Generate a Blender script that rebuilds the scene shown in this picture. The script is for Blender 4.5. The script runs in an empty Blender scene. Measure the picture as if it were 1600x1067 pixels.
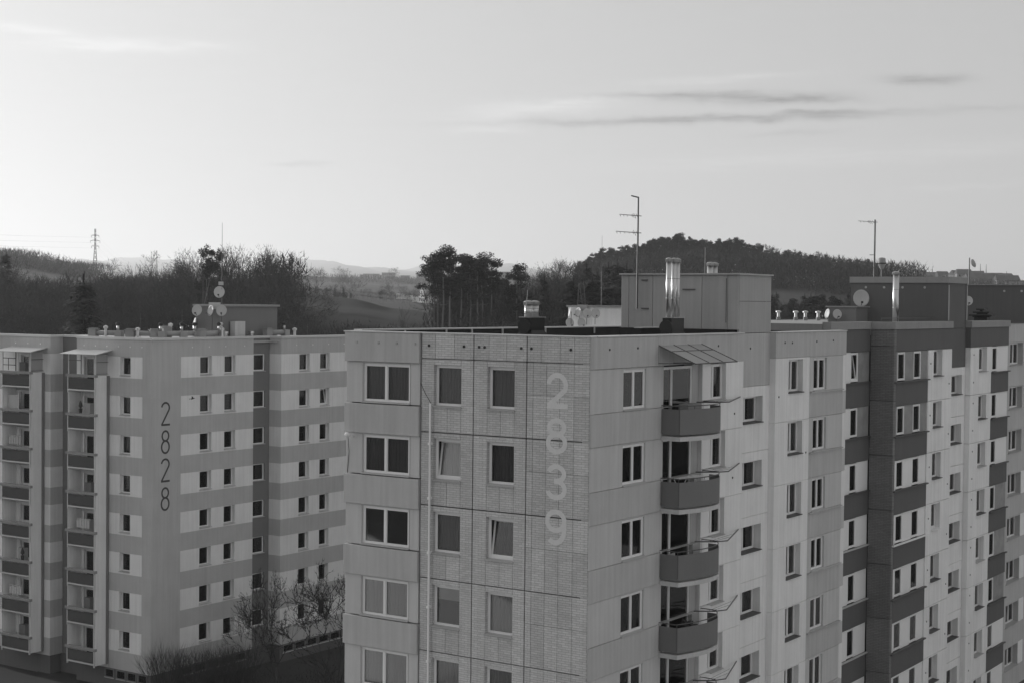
import bpy, math, random
from mathutils import Vector, Matrix
R = math.radians
random.seed(7)
sc = bpy.context.scene
COL = sc.collection

# ------------------------------------------------------------------ camera
FPX, HZ, CX, CY = 2452.0, 472.0, 800.0, 533.5
ZC = 27.0
ROLL = math.atan(.0102)
PITCH = math.atan((CY - HZ) / FPX)
cam_d = bpy.data.cameras.new('camera')
cam_d.sensor_width = 36.0
cam_d.lens = FPX / 1600 * 36.0
cam_d.clip_start = .5
cam_d.clip_end = 60000
cam = bpy.data.objects.new('camera', cam_d)
COL.objects.link(cam)
cam.matrix_world = (Matrix.Translation((0, 0, ZC)) @ Matrix.Rotation(R(90) - PITCH, 4, 'X')
                    @ Matrix.Rotation(ROLL, 4, 'Z'))
sc.camera = cam

# ------------------------------------------------------------------ light
SUN_AZ = R(-51)          # measured from the view direction (+Y) towards +X
SUN_EL = R(11)
SKY_STRENGTH = 0.123
VEIL = .13
AUR, AUR_P = .66, 9.0
EXPOSURE = -0.08
sun_d = bpy.data.lights.new('sun', 'SUN')
sun_d.energy = 4.0
sun_d.angle = R(.53)
sun = bpy.data.objects.new('sun', sun_d)
COL.objects.link(sun)
sd = Vector((math.sin(SUN_AZ) * math.cos(SUN_EL), math.cos(SUN_AZ) * math.cos(SUN_EL), math.sin(SUN_EL)))
sun.rotation_euler = sd.to_track_quat('Z', 'Y').to_euler()
sun.location = (-60, 40, 90)

world = bpy.data.worlds.new('World')
sc.world = world
world.use_nodes = True
W = world.node_tree
for n in list(W.nodes):
    W.nodes.remove(n)


def wn(t, **kw):
    n = W.nodes.new(t)
    for k, v in kw.items():
        setattr(n, k, v)
    return n


def wmath(op, a, b=None, c=None):
    n = wn('ShaderNodeMath', operation=op)
    for i, v in enumerate((a, b, c)):
        if v is None:
            continue
        if isinstance(v, (int, float)):
            n.inputs[i].default_value = v
        else:
            W.links.new(v, n.inputs[i])
    return n.outputs[0]


sky = wn('ShaderNodeTexSky', sky_type='NISHITA')
sky.sun_disc = False
sky.sun_elevation = SUN_EL
sky.sun_rotation = SUN_AZ
sky.altitude = 300
sky.air_density = 0.6
sky.dust_density = 0.4
sky.ozone_density = 1.0
sep = wn('ShaderNodeSeparateColor')
W.links.new(sky.outputs[0], sep.inputs[0])
# black and white film: one grey value out of the three channels
grey_sky = wmath('ADD', wmath('ADD', wmath('MULTIPLY', sep.outputs[0], .9), wmath('MULTIPLY', sep.outputs[1], .1)),
                 wmath('MULTIPLY', sep.outputs[2], .0))
# a thin high veil evens the sky out
grey_sky = wmath('MULTIPLY', wmath('POWER', wmath('MULTIPLY', grey_sky, .2), VEIL), 5.0)
# and glows round the sun
tcs = wn('ShaderNodeTexCoord')
dt = wn('ShaderNodeVectorMath', operation='DOT_PRODUCT')
W.links.new(tcs.outputs['Generated'], dt.inputs[0])
dt.inputs[1].default_value = sd
aur = wmath('POWER', wmath('MULTIPLY_ADD', dt.outputs['Value'], .5, .5), AUR_P)
grey_sky = wmath('MULTIPLY', grey_sky, wmath('MULTIPLY_ADD', aur, AUR, 1.0))
# clouds: streaks of cirrus by direction (azimuth / elevation), broken up with stretched noise
tc = wn('ShaderNodeTexCoord')
sx = wn('ShaderNodeSeparateXYZ')
W.links.new(tc.outputs['Generated'], sx.inputs[0])
az = wmath('ARCTAN2', sx.outputs[0], sx.outputs[1])
el = wmath('ARCSINE', sx.outputs[2])
comb = wn('ShaderNodeCombineXYZ')
W.links.new(wmath('MULTIPLY', az, 22.0), comb.inputs[0])
W.links.new(wmath('MULTIPLY', el, 230.0), comb.inputs[1])
nz = wn('ShaderNodeTexNoise')
nz.inputs['Scale'].default_value = 1.0
nz.inputs['Detail'].default_value = 10
nz.inputs['Roughness'].default_value = .74
W.links.new(comb.outputs[0], nz.inputs[0])
noise = nz.outputs[0]
comb2 = wn('ShaderNodeCombineXYZ')
W.links.new(wmath('MULTIPLY', az, 48.0), comb2.inputs[0])
W.links.new(wmath('MULTIPLY', el, 110.0), comb2.inputs[1])
comb2.inputs[2].default_value = 4.3
nz2 = wn('ShaderNodeTexNoise')
nz2.inputs['Scale'].default_value = 1.0
nz2.inputs['Detail'].default_value = 5
W.links.new(comb2.outputs[0], nz2.inputs[0])
elw = wmath('ADD', el, wmath('MULTIPLY', wmath('SUBTRACT', nz2.outputs[0], .5), .007))
tone = None
# (px x, px y, half width px, half height px, tilt, amplitude)
for (cx_, cy_, hw, hh, tilt, amp) in [
        (1085, 191, 300, 6, -.020, -.19), (1270, 184, 150, 4, -.02, -.12), (1170, 158, 130, 9, .012, -.20), (1260, 164, 70, 5, .03, -.10), (1010, 152, 120, 5, -.02, -.12),
        (1440, 137, 58, 7, .02, -.18), (470, 260, 45, 3.5, 0, -.07), (1240, 214, 70, 5, -.03, -.05),
        (850, 168, 130, 13, -.12, .10), (770, 200, 60, 8, -.05, .07), (200, 85, 150, 9, -.04, .07),
        (60, 70, 80, 8, .08, .05), (1330, 250, 320, 14, -.04, .045), (1120, 128, 130, 6, -.04, .05),
        (1540, 182, 60, 4, 0, -.05), (1500, 300, 90, 6, -.05, .04)]:
    a0 = math.atan((cx_ - CX) / FPX)
    e0 = math.atan((HZ + (cx_ - CX) * .0102 - cy_) / FPX)
    da = wmath('SUBTRACT', az, a0)
    de = wmath('ADD', wmath('SUBTRACT', elw, e0), wmath('MULTIPLY', da, tilt))
    q = wmath('ADD', wmath('POWER', wmath('ABSOLUTE', wmath('DIVIDE', da, hw / FPX)), 2.6),
              wmath('POWER', wmath('ABSOLUTE', wmath('DIVIDE', de, hh / FPX)), 2.0))
    g = wmath('MULTIPLY', wmath('EXPONENT', wmath('MULTIPLY', q, -1.0)), amp)
    tone = g if tone is None else wmath('ADD', tone, g)
wisp = wmath('MULTIPLY', wmath('SUBTRACT', noise, .5), .05)
dens = wmath('MULTIPLY', tone, wmath('MULTIPLY_ADD', noise, 6.4, -1.1))
final = wmath('MULTIPLY', grey_sky, wmath('ADD', wmath('ADD', dens, wisp), 1.0))
bg = wn('ShaderNodeBackground')
bg.inputs[1].default_value = SKY_STRENGTH
W.links.new(final, bg.inputs[0])
wo = wn('ShaderNodeOutputWorld')
W.links.new(bg.outputs[0], wo.inputs[0])

sc.view_settings.view_transform = 'Standard'
sc.view_settings.look = 'None'
sc.view_settings.exposure = EXPOSURE
sc.view_settings.gamma = 1
sc.view_settings.use_curve_mapping = False
sc.render.engine = 'CYCLES'
sc.cycles.max_bounces = 8
sc.cycles.diffuse_bounces = 3
sc.cycles.glossy_bounces = 3
sc.cycles.volume_bounces = 4
sc.cycles.transparent_max_bounces = 12
sc.cycles.use_denoising = True
sc.cycles.caustics_reflective = False
sc.cycles.caustics_refractive = False
sc.cycles.sample_clamp_indirect = 6

# ------------------------------------------------------------------ frames of reference
ANG = R(56.2)                       # the blocks' grid: local x runs along the long facades, y along the gables
O = Vector((2.7998, 56.3, 0))
EX = Vector((math.cos(ANG), math.sin(ANG), 0))
EY = Vector((-math.sin(ANG), math.cos(ANG), 0))


def wor(a, b, z=0.0):
    return O + EX * a + EY * b + Vector((0, 0, z))


def azx(px):
    return (px - CX) / FPX


def hor(px):
    return HZ + (px - CX) * .0102


def polar(px, D):
    "ground position seen in picture column px at depth D"
    return Vector((azx(px) * D, D, 0))


# ------------------------------------------------------------------ mesh helpers
class MB:
    def __init__(s):
        s.v = []
        s.f = []

    def quad(s, a, b, c, d):
        i = len(s.v)
        s.v += [tuple(a), tuple(b), tuple(c), tuple(d)]
        s.f.append((i, i + 1, i + 2, i + 3))

    def tri(s, a, b, c):
        i = len(s.v)
        s.v += [tuple(a), tuple(b), tuple(c)]
        s.f.append((i, i + 1, i + 2))

    def box(s, x0, y0, z0, x1, y1, z1):
        i = len(s.v)
        s.v += [(x0, y0, z0), (x1, y0, z0), (x1, y1, z0), (x0, y1, z0), (x0, y0, z1), (x1, y0, z1), (x1, y1, z1), (x0, y1, z1)]
        for q in ((0, 3, 2, 1), (4, 5, 6, 7), (0, 1, 5, 4), (1, 2, 6, 5), (2, 3, 7, 6), (3, 0, 4, 7)):
            s.f.append(tuple(i + k for k in q))
        return s

    def prism(s, poly, z0, z1):
        n = len(poly)
        i = len(s.v)
        s.v += [(x, y, z0) for x, y in poly] + [(x, y, z1) for x, y in poly]
        s.f.append(tuple(i + k for k in reversed(range(n))))
        s.f.append(tuple(i + n + k for k in range(n)))
        for k in range(n):
            m = (k + 1) % n
            s.f.append((i + k, i + m, i + n + m, i + n + k))
        return s

    def hull(s, bot, top):
        "two matching rings of 3-D points"
        n = len(bot)
        i = len(s.v)
        s.v += [tuple(p) for p in bot] + [tuple(p) for p in top]
        s.f.append(tuple(i + k for k in reversed(range(n))))
        s.f.append(tuple(i + n + k for k in range(n)))
        for k in range(n):
            m = (k + 1) % n
            s.f.append((i + k, i + m, i + n + m, i + n + k))
        return s

    def tube(s, p0, p1, r0, r1=None, n=6, cap=True):
        r1 = r0 if r1 is None else r1
        p0, p1 = Vector(p0), Vector(p1)
        d = (p1 - p0)
        if d.length < 1e-6:
            return s
        d.normalize()
        u = d.orthogonal().normalized()
        w = d.cross(u)
        i = len(s.v)
        for p, r in ((p0, r0), (p1, r1)):
            for k in range(n):
                t = 2 * math.pi * k / n
                s.v.append(tuple(p + u * (r * math.cos(t)) + w * (r * math.sin(t))))
        for k in range(n):
            m = (k + 1) % n
            s.f.append((i + k, i + m, i + n + m, i + n + k))
        if cap:
            s.f.append(tuple(i + k for k in reversed(range(n))))
            s.f.append(tuple(i + n + k for k in range(n)))
        return s

    def path(s, pts, r, n=6):
        for a, b in zip(pts[:-1], pts[1:]):
            s.tube(a, b, r, r, n)
        return s

    def lathe(s, prof, c=(0, 0, 0), n=16):
        i = len(s.v)
        for (r, z) in prof:
            for k in range(n):
                t = 2 * math.pi * k / n
                s.v.append((c[0] + r * math.cos(t), c[1] + r * math.sin(t), c[2] + z))
        for j in range(len(prof) - 1):
            for k in range(n):
                m = (k + 1) % n
                s.f.append((i + j * n + k, i + j * n + m, i + (j + 1) * n + m, i + (j + 1) * n + k))
        s.f.append(tuple(i + k for k in reversed(range(n))))
        s.f.append(tuple(i + (len(prof) - 1) * n + k for k in range(n)))
        return s

    def mesh(s, name, mat=None, smooth=False):
        m = bpy.data.meshes.new(name)
        m.from_pydata(s.v, [], s.f)
        if mat:
            m.materials.append(mat)
        if smooth:
            m.polygons.foreach_set('use_smooth', [True] * len(m.polygons))
        m.update()
        return m

    def build(s, name, mat, parent=None, loc=(0, 0, 0), rz=0.0, smooth=False):
        return ob(name, s.mesh(name, mat, smooth), parent, loc, rz)


def ob(name, mesh, parent=None, loc=(0, 0, 0), rz=0.0):
    o = bpy.data.objects.new(name, mesh)
    COL.objects.link(o)
    o.location = loc
    o.rotation_euler = (0, 0, rz)
    if parent:
        o.parent = parent
    return o


def empty(name, loc=(0, 0, 0), rz=0.0):
    o = ob(name, None, None, loc, rz)
    o.empty_display_size = .5
    return o


def tag(o, label=None, cat=None, group=None, kind=None):
    if label: o['label'] = label
    if cat: o['category'] = cat
    if group: o['group'] = group
    if kind: o['kind'] = kind
    return o


def copy_tree(o, parent=None):
    c = o.copy()
    COL.objects.link(c)
    c.parent = parent
    for ch in list(o.children):
        copy_tree(ch, c)
    return c


CACHE = {}


def shared(key, fn):
    if key not in CACHE:
        CACHE[key] = fn()
    return CACHE[key]


# ------------------------------------------------------------------ materials
MATS = {}


def mat_grey(name, v, rough=.85, var=.10, scale=.6, streak=0.0, fine=.06, bump=.0, bscale=30, metal=0.0, spec=.3, objvar=0.0, patch=0.0):
    m = bpy.data.materials.new(name)
    m.use_nodes = True
    N = m.node_tree
    b = N.nodes['Principled BSDF']
    b.inputs['Roughness'].default_value = rough
    b.inputs['Metallic'].default_value = metal
    b.inputs['Specular IOR Level'].default_value = spec
    g = N.nodes.new('ShaderNodeNewGeometry')

    def mt(op, a, c=None):
        n = N.nodes.new('ShaderNodeMath')
        n.operation = op
        for i, q in enumerate((a, c)):
            if q is None: continue
            if isinstance(q, (int, float)): n.inputs[i].default_value = q
            else: N.links.new(q, n.inputs[i])
        return n.outputs[0]

    def nse(scl, sv=(1, 1, 1), detail=4, rg=.55):
        mp = N.nodes.new('ShaderNodeMapping')
        mp.inputs['Scale'].default_value = sv
        N.links.new(g.outputs['Position'], mp.inputs[0])
        n = N.nodes.new('ShaderNodeTexNoise')
        n.inputs['Scale'].default_value = scl
        n.inputs['Detail'].default_value = detail
        n.inputs['Roughness'].default_value = rg
        N.links.new(mp.outputs[0], n.inputs[0])
        return mt('SUBTRACT', n.outputs[0], .5)
    f = mt('ADD', 1.0, mt('MULTIPLY', nse(scale), var * 2))
    if fine: f = mt('ADD', f, mt('MULTIPLY', nse(9.0, detail=6, rg=.7), fine * 2))
    if streak:
        f = mt('ADD', f, mt('MULTIPLY', nse(1.0, (5, 5, .22), 5), streak * 2))
    if objvar:
        oi = N.nodes.new('ShaderNodeObjectInfo')
        f = mt('ADD', f, mt('MULTIPLY', mt('SUBTRACT', oi.outputs['Random'], .5), objvar * 2))
    if patch:
        f = mt('ADD', f, mt('MULTIPLY', nse(.02, detail=2), patch * 2))
    val = mt('MULTIPLY', f, v)
    cc = N.nodes.new('ShaderNodeCombineColor')
    for i in range(3): N.links.new(val, cc.inputs[i])
    N.links.new(cc.outputs[0], b.inputs['Base Color'])
    if bump:
        bp = N.nodes.new('ShaderNodeBump')
        bp.inputs['Strength'].default_value = bump
        bp.inputs['Distance'].default_value = .02
        N.links.new(nse(bscale, detail=5, rg=.65), bp.inputs['Height'])
        N.links.new(bp.outputs[0], b.inputs['Normal'])
    MATS[name] = m
    return m


def mat_brick(name, v, dark, root, u, bw=.3, bh=.085, var=.10):
    "facing tiles: small courses in the facade's own coordinates; u = 'x' or 'y' axis of the block"
    m = mat_grey(name, v, rough=.8, var=var, scale=.8, streak=.12, fine=.16, objvar=.09)
    N = m.node_tree
    b = N.nodes['Principled BSDF']
    t = N.nodes.new('ShaderNodeTexCoord')
    t.object = root
    s = N.nodes.new('ShaderNodeSeparateXYZ')
    N.links.new(t.outputs['Object'], s.inputs[0])
    c = N.nodes.new('ShaderNodeCombineXYZ')
    N.links.new(s.outputs[{'x': 0, 'y': 1}[u]], c.inputs[0])
    N.links.new(s.outputs[2], c.inputs[1])
    br = N.nodes.new('ShaderNodeTexBrick')
    br.offset = 0.5
    br.squash = 1.0
    br.inputs['Color1'].default_value = (1.04,) * 3 + (1,)
    br.inputs['Color2'].default_value = (.88,) * 3 + (1,)
    br.inputs['Mortar'].default_value = (dark,) * 3 + (1,)
    br.inputs['Scale'].default_value = 1.0
    br.inputs['Mortar Size'].default_value = .009
    br.inputs['Mortar Smooth'].default_value = .3
    br.inputs['Brick Width'].default_value = bw
    br.inputs['Row Height'].default_value = bh
    N.links.new(c.outputs[0], br.inputs[0])
    old = b.inputs['Base Color'].links[0].from_socket
    mx = N.nodes.new('ShaderNodeMix')
    mx.data_type = 'RGBA'
    mx.blend_type = 'MULTIPLY'
    mx.inputs[0].default_value = 1
    N.links.new(old, mx.inputs[6])
    N.links.new(br.outputs[0], mx.inputs[7])
    N.links.new(mx.outputs[2], b.inputs['Base Color'])
    bp = N.nodes.new('ShaderNodeBump')
    bp.inputs['Strength'].default_value = .6
    bp.inputs['Distance'].default_value = .012
    bp.invert = True
    N.links.new(br.outputs['Fac'], bp.inputs['Height'])
    N.links.new(bp.outputs[0], b.inputs['Normal'])
    return m


def mat_glass():
    m = bpy.data.materials.new('window_glass')
    m.use_nodes = True
    N = m.node_tree
    N.nodes.remove(N.nodes['Principled BSDF'])
    out = N.nodes['Material Output']
    tr = N.nodes.new('ShaderNodeBsdfTransparent')
    tr.inputs[0].default_value = (.90, .90, .90, 1)
    gl = N.nodes.new('ShaderNodeBsdfGlossy')
    gl.inputs[0].default_value = (.97, .97, .97, 1)
    gl.inputs['Roughness'].default_value = .03
    fr = N.nodes.new('ShaderNodeFresnel')
    fr.inputs[0].default_value = 1.5
    mx = N.nodes.new('ShaderNodeMixShader')
    N.links.new(fr.outputs[0], mx.inputs[0])
    N.links.new(tr.outputs[0], mx.inputs[1])
    N.links.new(gl.outputs[0], mx.inputs[2])
    N.links.new(mx.outputs[0], out.inputs[0])
    return m


GLASS = mat_glass()
M_PALE = mat_grey('pale_render', .82, var=.12, streak=0.17, fine=.05, bump=.15, objvar=.012)
M_MID = mat_grey('grey_render', .50, var=.12, streak=0.19, fine=.05, bump=.15, objvar=.015)
M_MIDL = mat_grey('light_grey_render', .56, var=.12, streak=0.16, fine=.05, bump=.15, objvar=.015)
M_WHITE_INS = mat_grey('white_insert', .82, var=.03, streak=.03, fine=.03, objvar=.02)
M_DARK = mat_grey('dark_render', .125, var=.08, streak=.10, fine=.06, bump=.15, objvar=.02)
M_DIRTY = mat_grey('worn_insert', .30, var=.35, scale=1.6, streak=.12, fine=.12, objvar=.08)
M_LMID = mat_grey('striped_block_grey', .50, var=.12, streak=0.15, fine=.04, objvar=.01)
M_LPALE = mat_grey('striped_block_pale', .82, var=.12, streak=0.14, fine=.04, objvar=.015)
M_LDARK = mat_grey('striped_block_dark', .2, var=.05, streak=.05, fine=.04)
M_LDMID = mat_grey('loggia_panel_grey', .085, var=.08, streak=.06, fine=.05)
M_PLINTH = mat_grey('plinth_grey', .12, var=.1, streak=.1)
M_FRAME = mat_grey('white_window_frame', .86, rough=.4, var=.02, fine=.0, objvar=.03)
M_SILL = mat_grey('sill_metal', .45, rough=.5, var=.06, objvar=.1)
M_SILLD = mat_grey('dark_sill', .09, rough=.6, var=.1, objvar=.1)
M_CORE = mat_grey('dark_interior', .05, var=.1)
M_BITUMEN = mat_grey('bitumen', .022, rough=.7, var=.3, fine=.2, bump=.4, bscale=8)
M_ROOFL = mat_grey('pale_roof_felt', .42, rough=.9, var=.25, scale=1.2, fine=.2)
M_COPING = mat_grey('metal_coping', .62, rough=.35, var=.05, metal=.0, spec=.6)
M_CONC = mat_grey('concrete_coping', .30, var=.12, streak=.12, fine=.1, bump=.3)
M_STEEL = mat_grey('stainless_steel', .62, rough=.34, var=.03, fine=.02, metal=1.0)
M_ZINC = mat_grey('zinc', .42, rough=.5, var=.12, metal=.6)
M_DUCT = mat_grey('duct_grey', .34, rough=.7, var=.15)
M_BLACK = mat_grey('black_metal', .03, rough=.5, var=.1)
M_MAST = mat_grey('mast_metal', .12, rough=.5, var=.1, metal=.3)
M_DISH = mat_grey('dish_paint', .50, rough=.5, var=.04, objvar=.08)
M_TOWER = mat_grey('lift_house_render', .40, var=.12, streak=0.18, fine=.05, bump=.15, objvar=.02)
M_BALC = mat_grey('balcony_panel', .18, rough=.6, var=.06, streak=.05)
M_CURT_D = mat_grey('dark_curtain', .36, var=.1, objvar=.75)
M_CURT_L = mat_grey('net_curtain', .58, var=.06, objvar=.35)
M_BLIND = mat_grey('roller_blind', .55, var=.03, objvar=.2)
M_AWN = bpy.data.materials.new('awning_glass')
M_AWN.use_nodes = True
_b = M_AWN.node_tree.nodes['Principled BSDF']
_b.inputs['Base Color'].default_value = (.42, .42, .42, 1)
_b.inputs['Roughness'].default_value = .35
_b.inputs['Alpha'].default_value = .78
M_DIGIT_L = mat_grey('faded_pale_paint', .69, var=.08, fine=.12, scale=2)
M_DIGIT_D = mat_grey('dark_number_paint', .075, var=.08, fine=.05)
M_BARK = mat_grey('bark', .075, var=.3, scale=.4, fine=.2)
M_TWIG = mat_grey('bare_twigs', .048, var=.3, scale=.05, fine=0, objvar=.25)
M_PINEBARK = mat_grey('pine_bark', .13, var=.3, scale=.4, fine=.2)
M_NEEDLE = mat_grey('needles', .036, var=.35, scale=.15, fine=0, objvar=.3)
M_SHRUB = mat_grey('shrub_leaves', .035, var=.3, scale=1, fine=0, objvar=.2)
M_GROUND = mat_grey('ground_cover', .052, rough=1, var=.18, scale=.05, fine=.15, patch=.35, spec=.1)
M_FIELD = mat_grey('ploughed_field', .034, rough=1, var=.12, scale=.02, fine=.05, patch=.2, spec=.1)
M_FIELD2 = mat_grey('pale_field', .09, rough=1, var=.15, scale=.02, fine=.05, patch=.3, spec=.1)
M_HOUSEW = mat_grey('limewash', .78, var=.06)
M_HOUSER = mat_grey('roof_tiles', .12, var=.15)
M_TOWNW = mat_grey('far_house_wall', .26, var=.1, scale=.01, objvar=.35)
M_TOWNR = mat_grey('far_house_roof', .09, var=.1, scale=.01, objvar=.3)
M_WIRE = mat_grey('wire', .1, var=0, fine=0)


# ------------------------------------------------------------------ facade kit
class Block:
    "a building: an Empty at its base; children are placed in block coordinates (a along facade, b along gable)"
    def __init__(s, name, oa, ob_, z0=0.0):
        s.oa, s.ob, s.z0 = oa, ob_, z0
        s.root = empty(name, wor(oa, ob_, z0), ANG)

    def L(s, a, b, z):
        return (a - s.oa, b - s.ob, z - s.z0)

    def place(s, face, pos, u0, u1):
        "origin and turn of something on a facade; X runs to the viewer's right, Y inwards"
        if face == 'G':
            return (u0, pos), 0.0
        return (pos, u1), -math.pi / 2

    def add(s, name, mb, mat, face, pos, u0, u1, z, smooth=False, key=None, parent=None):
        (a, b), rz = s.place(face, pos, u0, u1)
        me = shared((key, mat.name), lambda: mb().mesh(name, mat, smooth)) if key else mb().mesh(name, mat, smooth)
        return ob(name, me, parent or s.root, s.L(a, b, z), rz)

    def box(s, name, a0, b0, z0, a1, b1, z1, mat, parent=None):
        return MB().box(0, 0, 0, a1 - a0, b1 - b0, z1 - z0).build(name, mat, parent or s.root, s.L(a0, b0, z0))


def ring_panel(w, h, th, hole, g):
    def f():
        m = MB()
        x0, x1, z0, z1 = g, w - g, g, h - g
        c = min(.012, g * 1.0 + .004)
        if hole is None:
            xs0, xs1, zs0, zs1 = x0 + c, x1 - c, z0 + c, z1 - c
            m.quad((xs0, 0, zs0), (xs1, 0, zs0), (xs1, 0, zs1), (xs0, 0, zs1))
        else:
            h0, h1, k0, k1 = hole
            xs0, xs1, zs0, zs1 = x0 + c, x1 - c, z0 + c, z1 - c
            h0 = max(h0, xs0); h1 = min(h1, xs1); k0 = max(k0, zs0); k1 = min(k1, zs1)
            if k0 > zs0 + 1e-4: m.quad((xs0, 0, zs0), (xs1, 0, zs0), (xs1, 0, k0), (xs0, 0, k0))
            if k1 < zs1 - 1e-4: m.quad((xs0, 0, k1), (xs1, 0, k1), (xs1, 0, zs1), (xs0, 0, zs1))
            if h0 > xs0 + 1e-4: m.quad((xs0, 0, k0), (h0, 0, k0), (h0, 0, k1), (xs0, 0, k1))
            if h1 < xs1 - 1e-4: m.quad((h1, 0, k0), (xs1, 0, k0), (xs1, 0, k1), (h1, 0, k1))
            m.quad((h0, 0, k0), (h0, th, k0), (h0, th, k1), (h0, 0, k1))
            m.quad((h1, th, k0), (h1, 0, k0), (h1, 0, k1), (h1, th, k1))
            m.quad((h0, 0, k1), (h0, th, k1), (h1, th, k1), (h1, 0, k1))
            m.quad((h0, th, k0), (h0, 0, k0), (h1, 0, k0), (h1, th, k0))
        A = [(xs0, 0, zs0), (xs1, 0, zs0), (xs1, 0, zs1), (xs0, 0, zs1)]
        Bq = [(x0, c, z0), (x1, c, z0), (x1, c, z1), (x0, c, z1)]
        Cq = [(x0, th, z0), (x1, th, z0), (x1, th, z1), (x0, th, z1)]
        for P, Q in ((A, Bq), (Bq, Cq)):
            for i in range(4):
                j = (i + 1) % 4
                m.quad(Q[i], Q[j], P[j], P[i])
        return m
    return f


def pnl(B, face, pos, u0, u1, z0, z1, mat, hole=None, th=.36, name='wall_panel', g=.006):
    w, h = u1 - u0, z1 - z0
    hr = None
    if hole:
        ha, hb, k0, k1 = hole
        hr = (ha - u0, hb - u0, k0 - z0, k1 - z0) if face == 'G' else (u1 - hb, u1 - ha, k0 - z0, k1 - z0)
        hr = tuple(round(t, 4) for t in hr)
    key = ('p', name, round(w, 3), round(h, 3), th, hr, g)
    return B.add(name, ring_panel(w, h, th, hr, g), mat, face, pos, u0, u1, z0, key=key)


def frame_mesh(w, h, splits, ft, dp):
    def f():
        m = MB()
        m.box(0, 0, 0, ft, dp, h)
        m.box(w - ft, 0, 0, w, dp, h)
        m.box(ft, 0, 0, w - ft, dp, ft)
        m.box(ft, 0, h - ft, w - ft, dp, h)
        xs = [ft] + [w * q for q in splits] + [w - ft]
        for q in splits:
            m.box(w * q - ft * .62, -.012, ft, w * q + ft * .62, dp, h - ft)
        for i in range(len(xs) - 1):        # sash borders
            l = xs[i] + (ft * .62 if i else 0)
            r = xs[i + 1] - (ft * .62 if i < len(xs) - 2 else 0)
            t = ft * .55
            y0 = .012
            m.box(l, y0, ft, l + t, dp - .01, h - ft)
            m.box(r - t, y0, ft, r, dp - .01, h - ft)
            m.box(l + t, y0, ft, r - t, dp - .01, ft + t)
            m.box(l + t, y0, h - ft - t, r - t, dp - .01, h - ft)
        return m
    return f


def curtain_mesh(w, h, folds, amp, kind):
    def f():
        m = MB()
        rnd = random.Random(int(w * 1000) + kind * 7)
        n = max(6, folds * 4)
        spans = [(0, 1)] if kind != 3 else [(0, .3), (.72, 1)]
        for s0, s1 in spans:
            pts = []
            k = max(4, int(n * (s1 - s0)))
            for i in range(k + 1):
                t = s0 + (s1 - s0) * i / k
                pts.append((t * w, amp * math.sin(i * 1.7 + rnd.random() * .8) + amp))
            for p, q in zip(pts[:-1], pts[1:]):
                m.quad((p[0], p[1], 0), (q[0], q[1], 0), (q[0], q[1], h), (p[0], p[1], h))
        return m
    return f


WRND = random.Random(31)


def win(B, face, pos, u0, u1, z0, z1, recess=.12, splits=(), cur=None, sill=.10, sill_mat=None, ft=.07, hopper=None, frame_mat=None):
    w, h = u1 - u0, z1 - z0
    splits = tuple(splits)
    (a, b), rz = B.place(face, pos, u0, u1)
    fm = frame_mat or M_FRAME
    me = shared(('wf', round(w, 3), round(h, 3), splits, ft, fm.name), lambda: frame_mesh(w, h, splits, ft, .07)().mesh('window', fm))
    if face == 'G':
        loc = B.L(a, b + recess, z0)
    else:
        loc = B.L(a + recess, b, z0)
    o = ob('window', me, B.root, loc, rz)
    xs = [ft] + [w * q for q in splits] + [w - ft]
    for i in range(len(xs) - 1):
        l, r = xs[i] + .02, xs[i + 1] - .02
        pw, ph = r - l, h - 2 * ft - .04
        pm = shared(('pane', round(pw, 3), round(ph, 3)), lambda: MB().box(0, 0, 0, pw, .012, ph).mesh('pane', GLASS))
        p = ob('pane', pm, o, (l, .035, ft + .02))
        if hopper == i:                        # tilted open: the sash leans in at the top
            sm = shared(('sash', round(pw, 3), round(ph, 3)), lambda: frame_mesh(pw, ph, (), .05, .05)().mesh('sash', fm))
            s_ = ob('sash', sm, o, (l, .05, ft + .02))
            s_.rotation_euler = (-R(9), 0, 0)
            p.location = (l, .075, ft + .02)
            p.rotation_euler = (-R(9), 0, 0)
    k = cur if cur is not None else WRND.choice((0, 1, 1, 1, 2, 3, 3, 4))
    if k:
        cm = (M_CURT_D, M_CURT_L if hopper is None else M_FRAME, M_CURT_L, M_BLIND)[k - 1]
        hh = h - .06 if k != 4 else h * WRND.choice((.35, .5, .75))
        hh = round(hh, 2)
        folds = max(3, int(w / .16))
        cmesh = shared(('cur', round(w, 2), hh, k, cm.name), lambda: curtain_mesh(w - .06, hh, folds, .0 if k == 4 else .022, k)().mesh('curtain', cm))
        ob('curtain', cmesh, o, (.03, .15 if hopper is None else .29, h - .03 - hh))
    if sill:
        sm = sill_mat or M_SILL
        W_, T_ = w, recess
        sme = shared(('sill', round(w, 3), round(recess, 3), sill, sm.name),
                     lambda: MB().hull([(-.04, -T_ - sill, -.045), (W_ + .04, -T_ - sill, -.045), (W_ + .04, 0, -.02), (-.04, 0, -.02)],
                                       [(-.04, -T_ - sill, -.012), (W_ + .04, -T_ - sill, -.012), (W_ + .04, 0, .02), (-.04, 0, .02)]).mesh('sill', sm))
        ob('sill', sme, o, (0, 0, 0))
    return o


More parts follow.
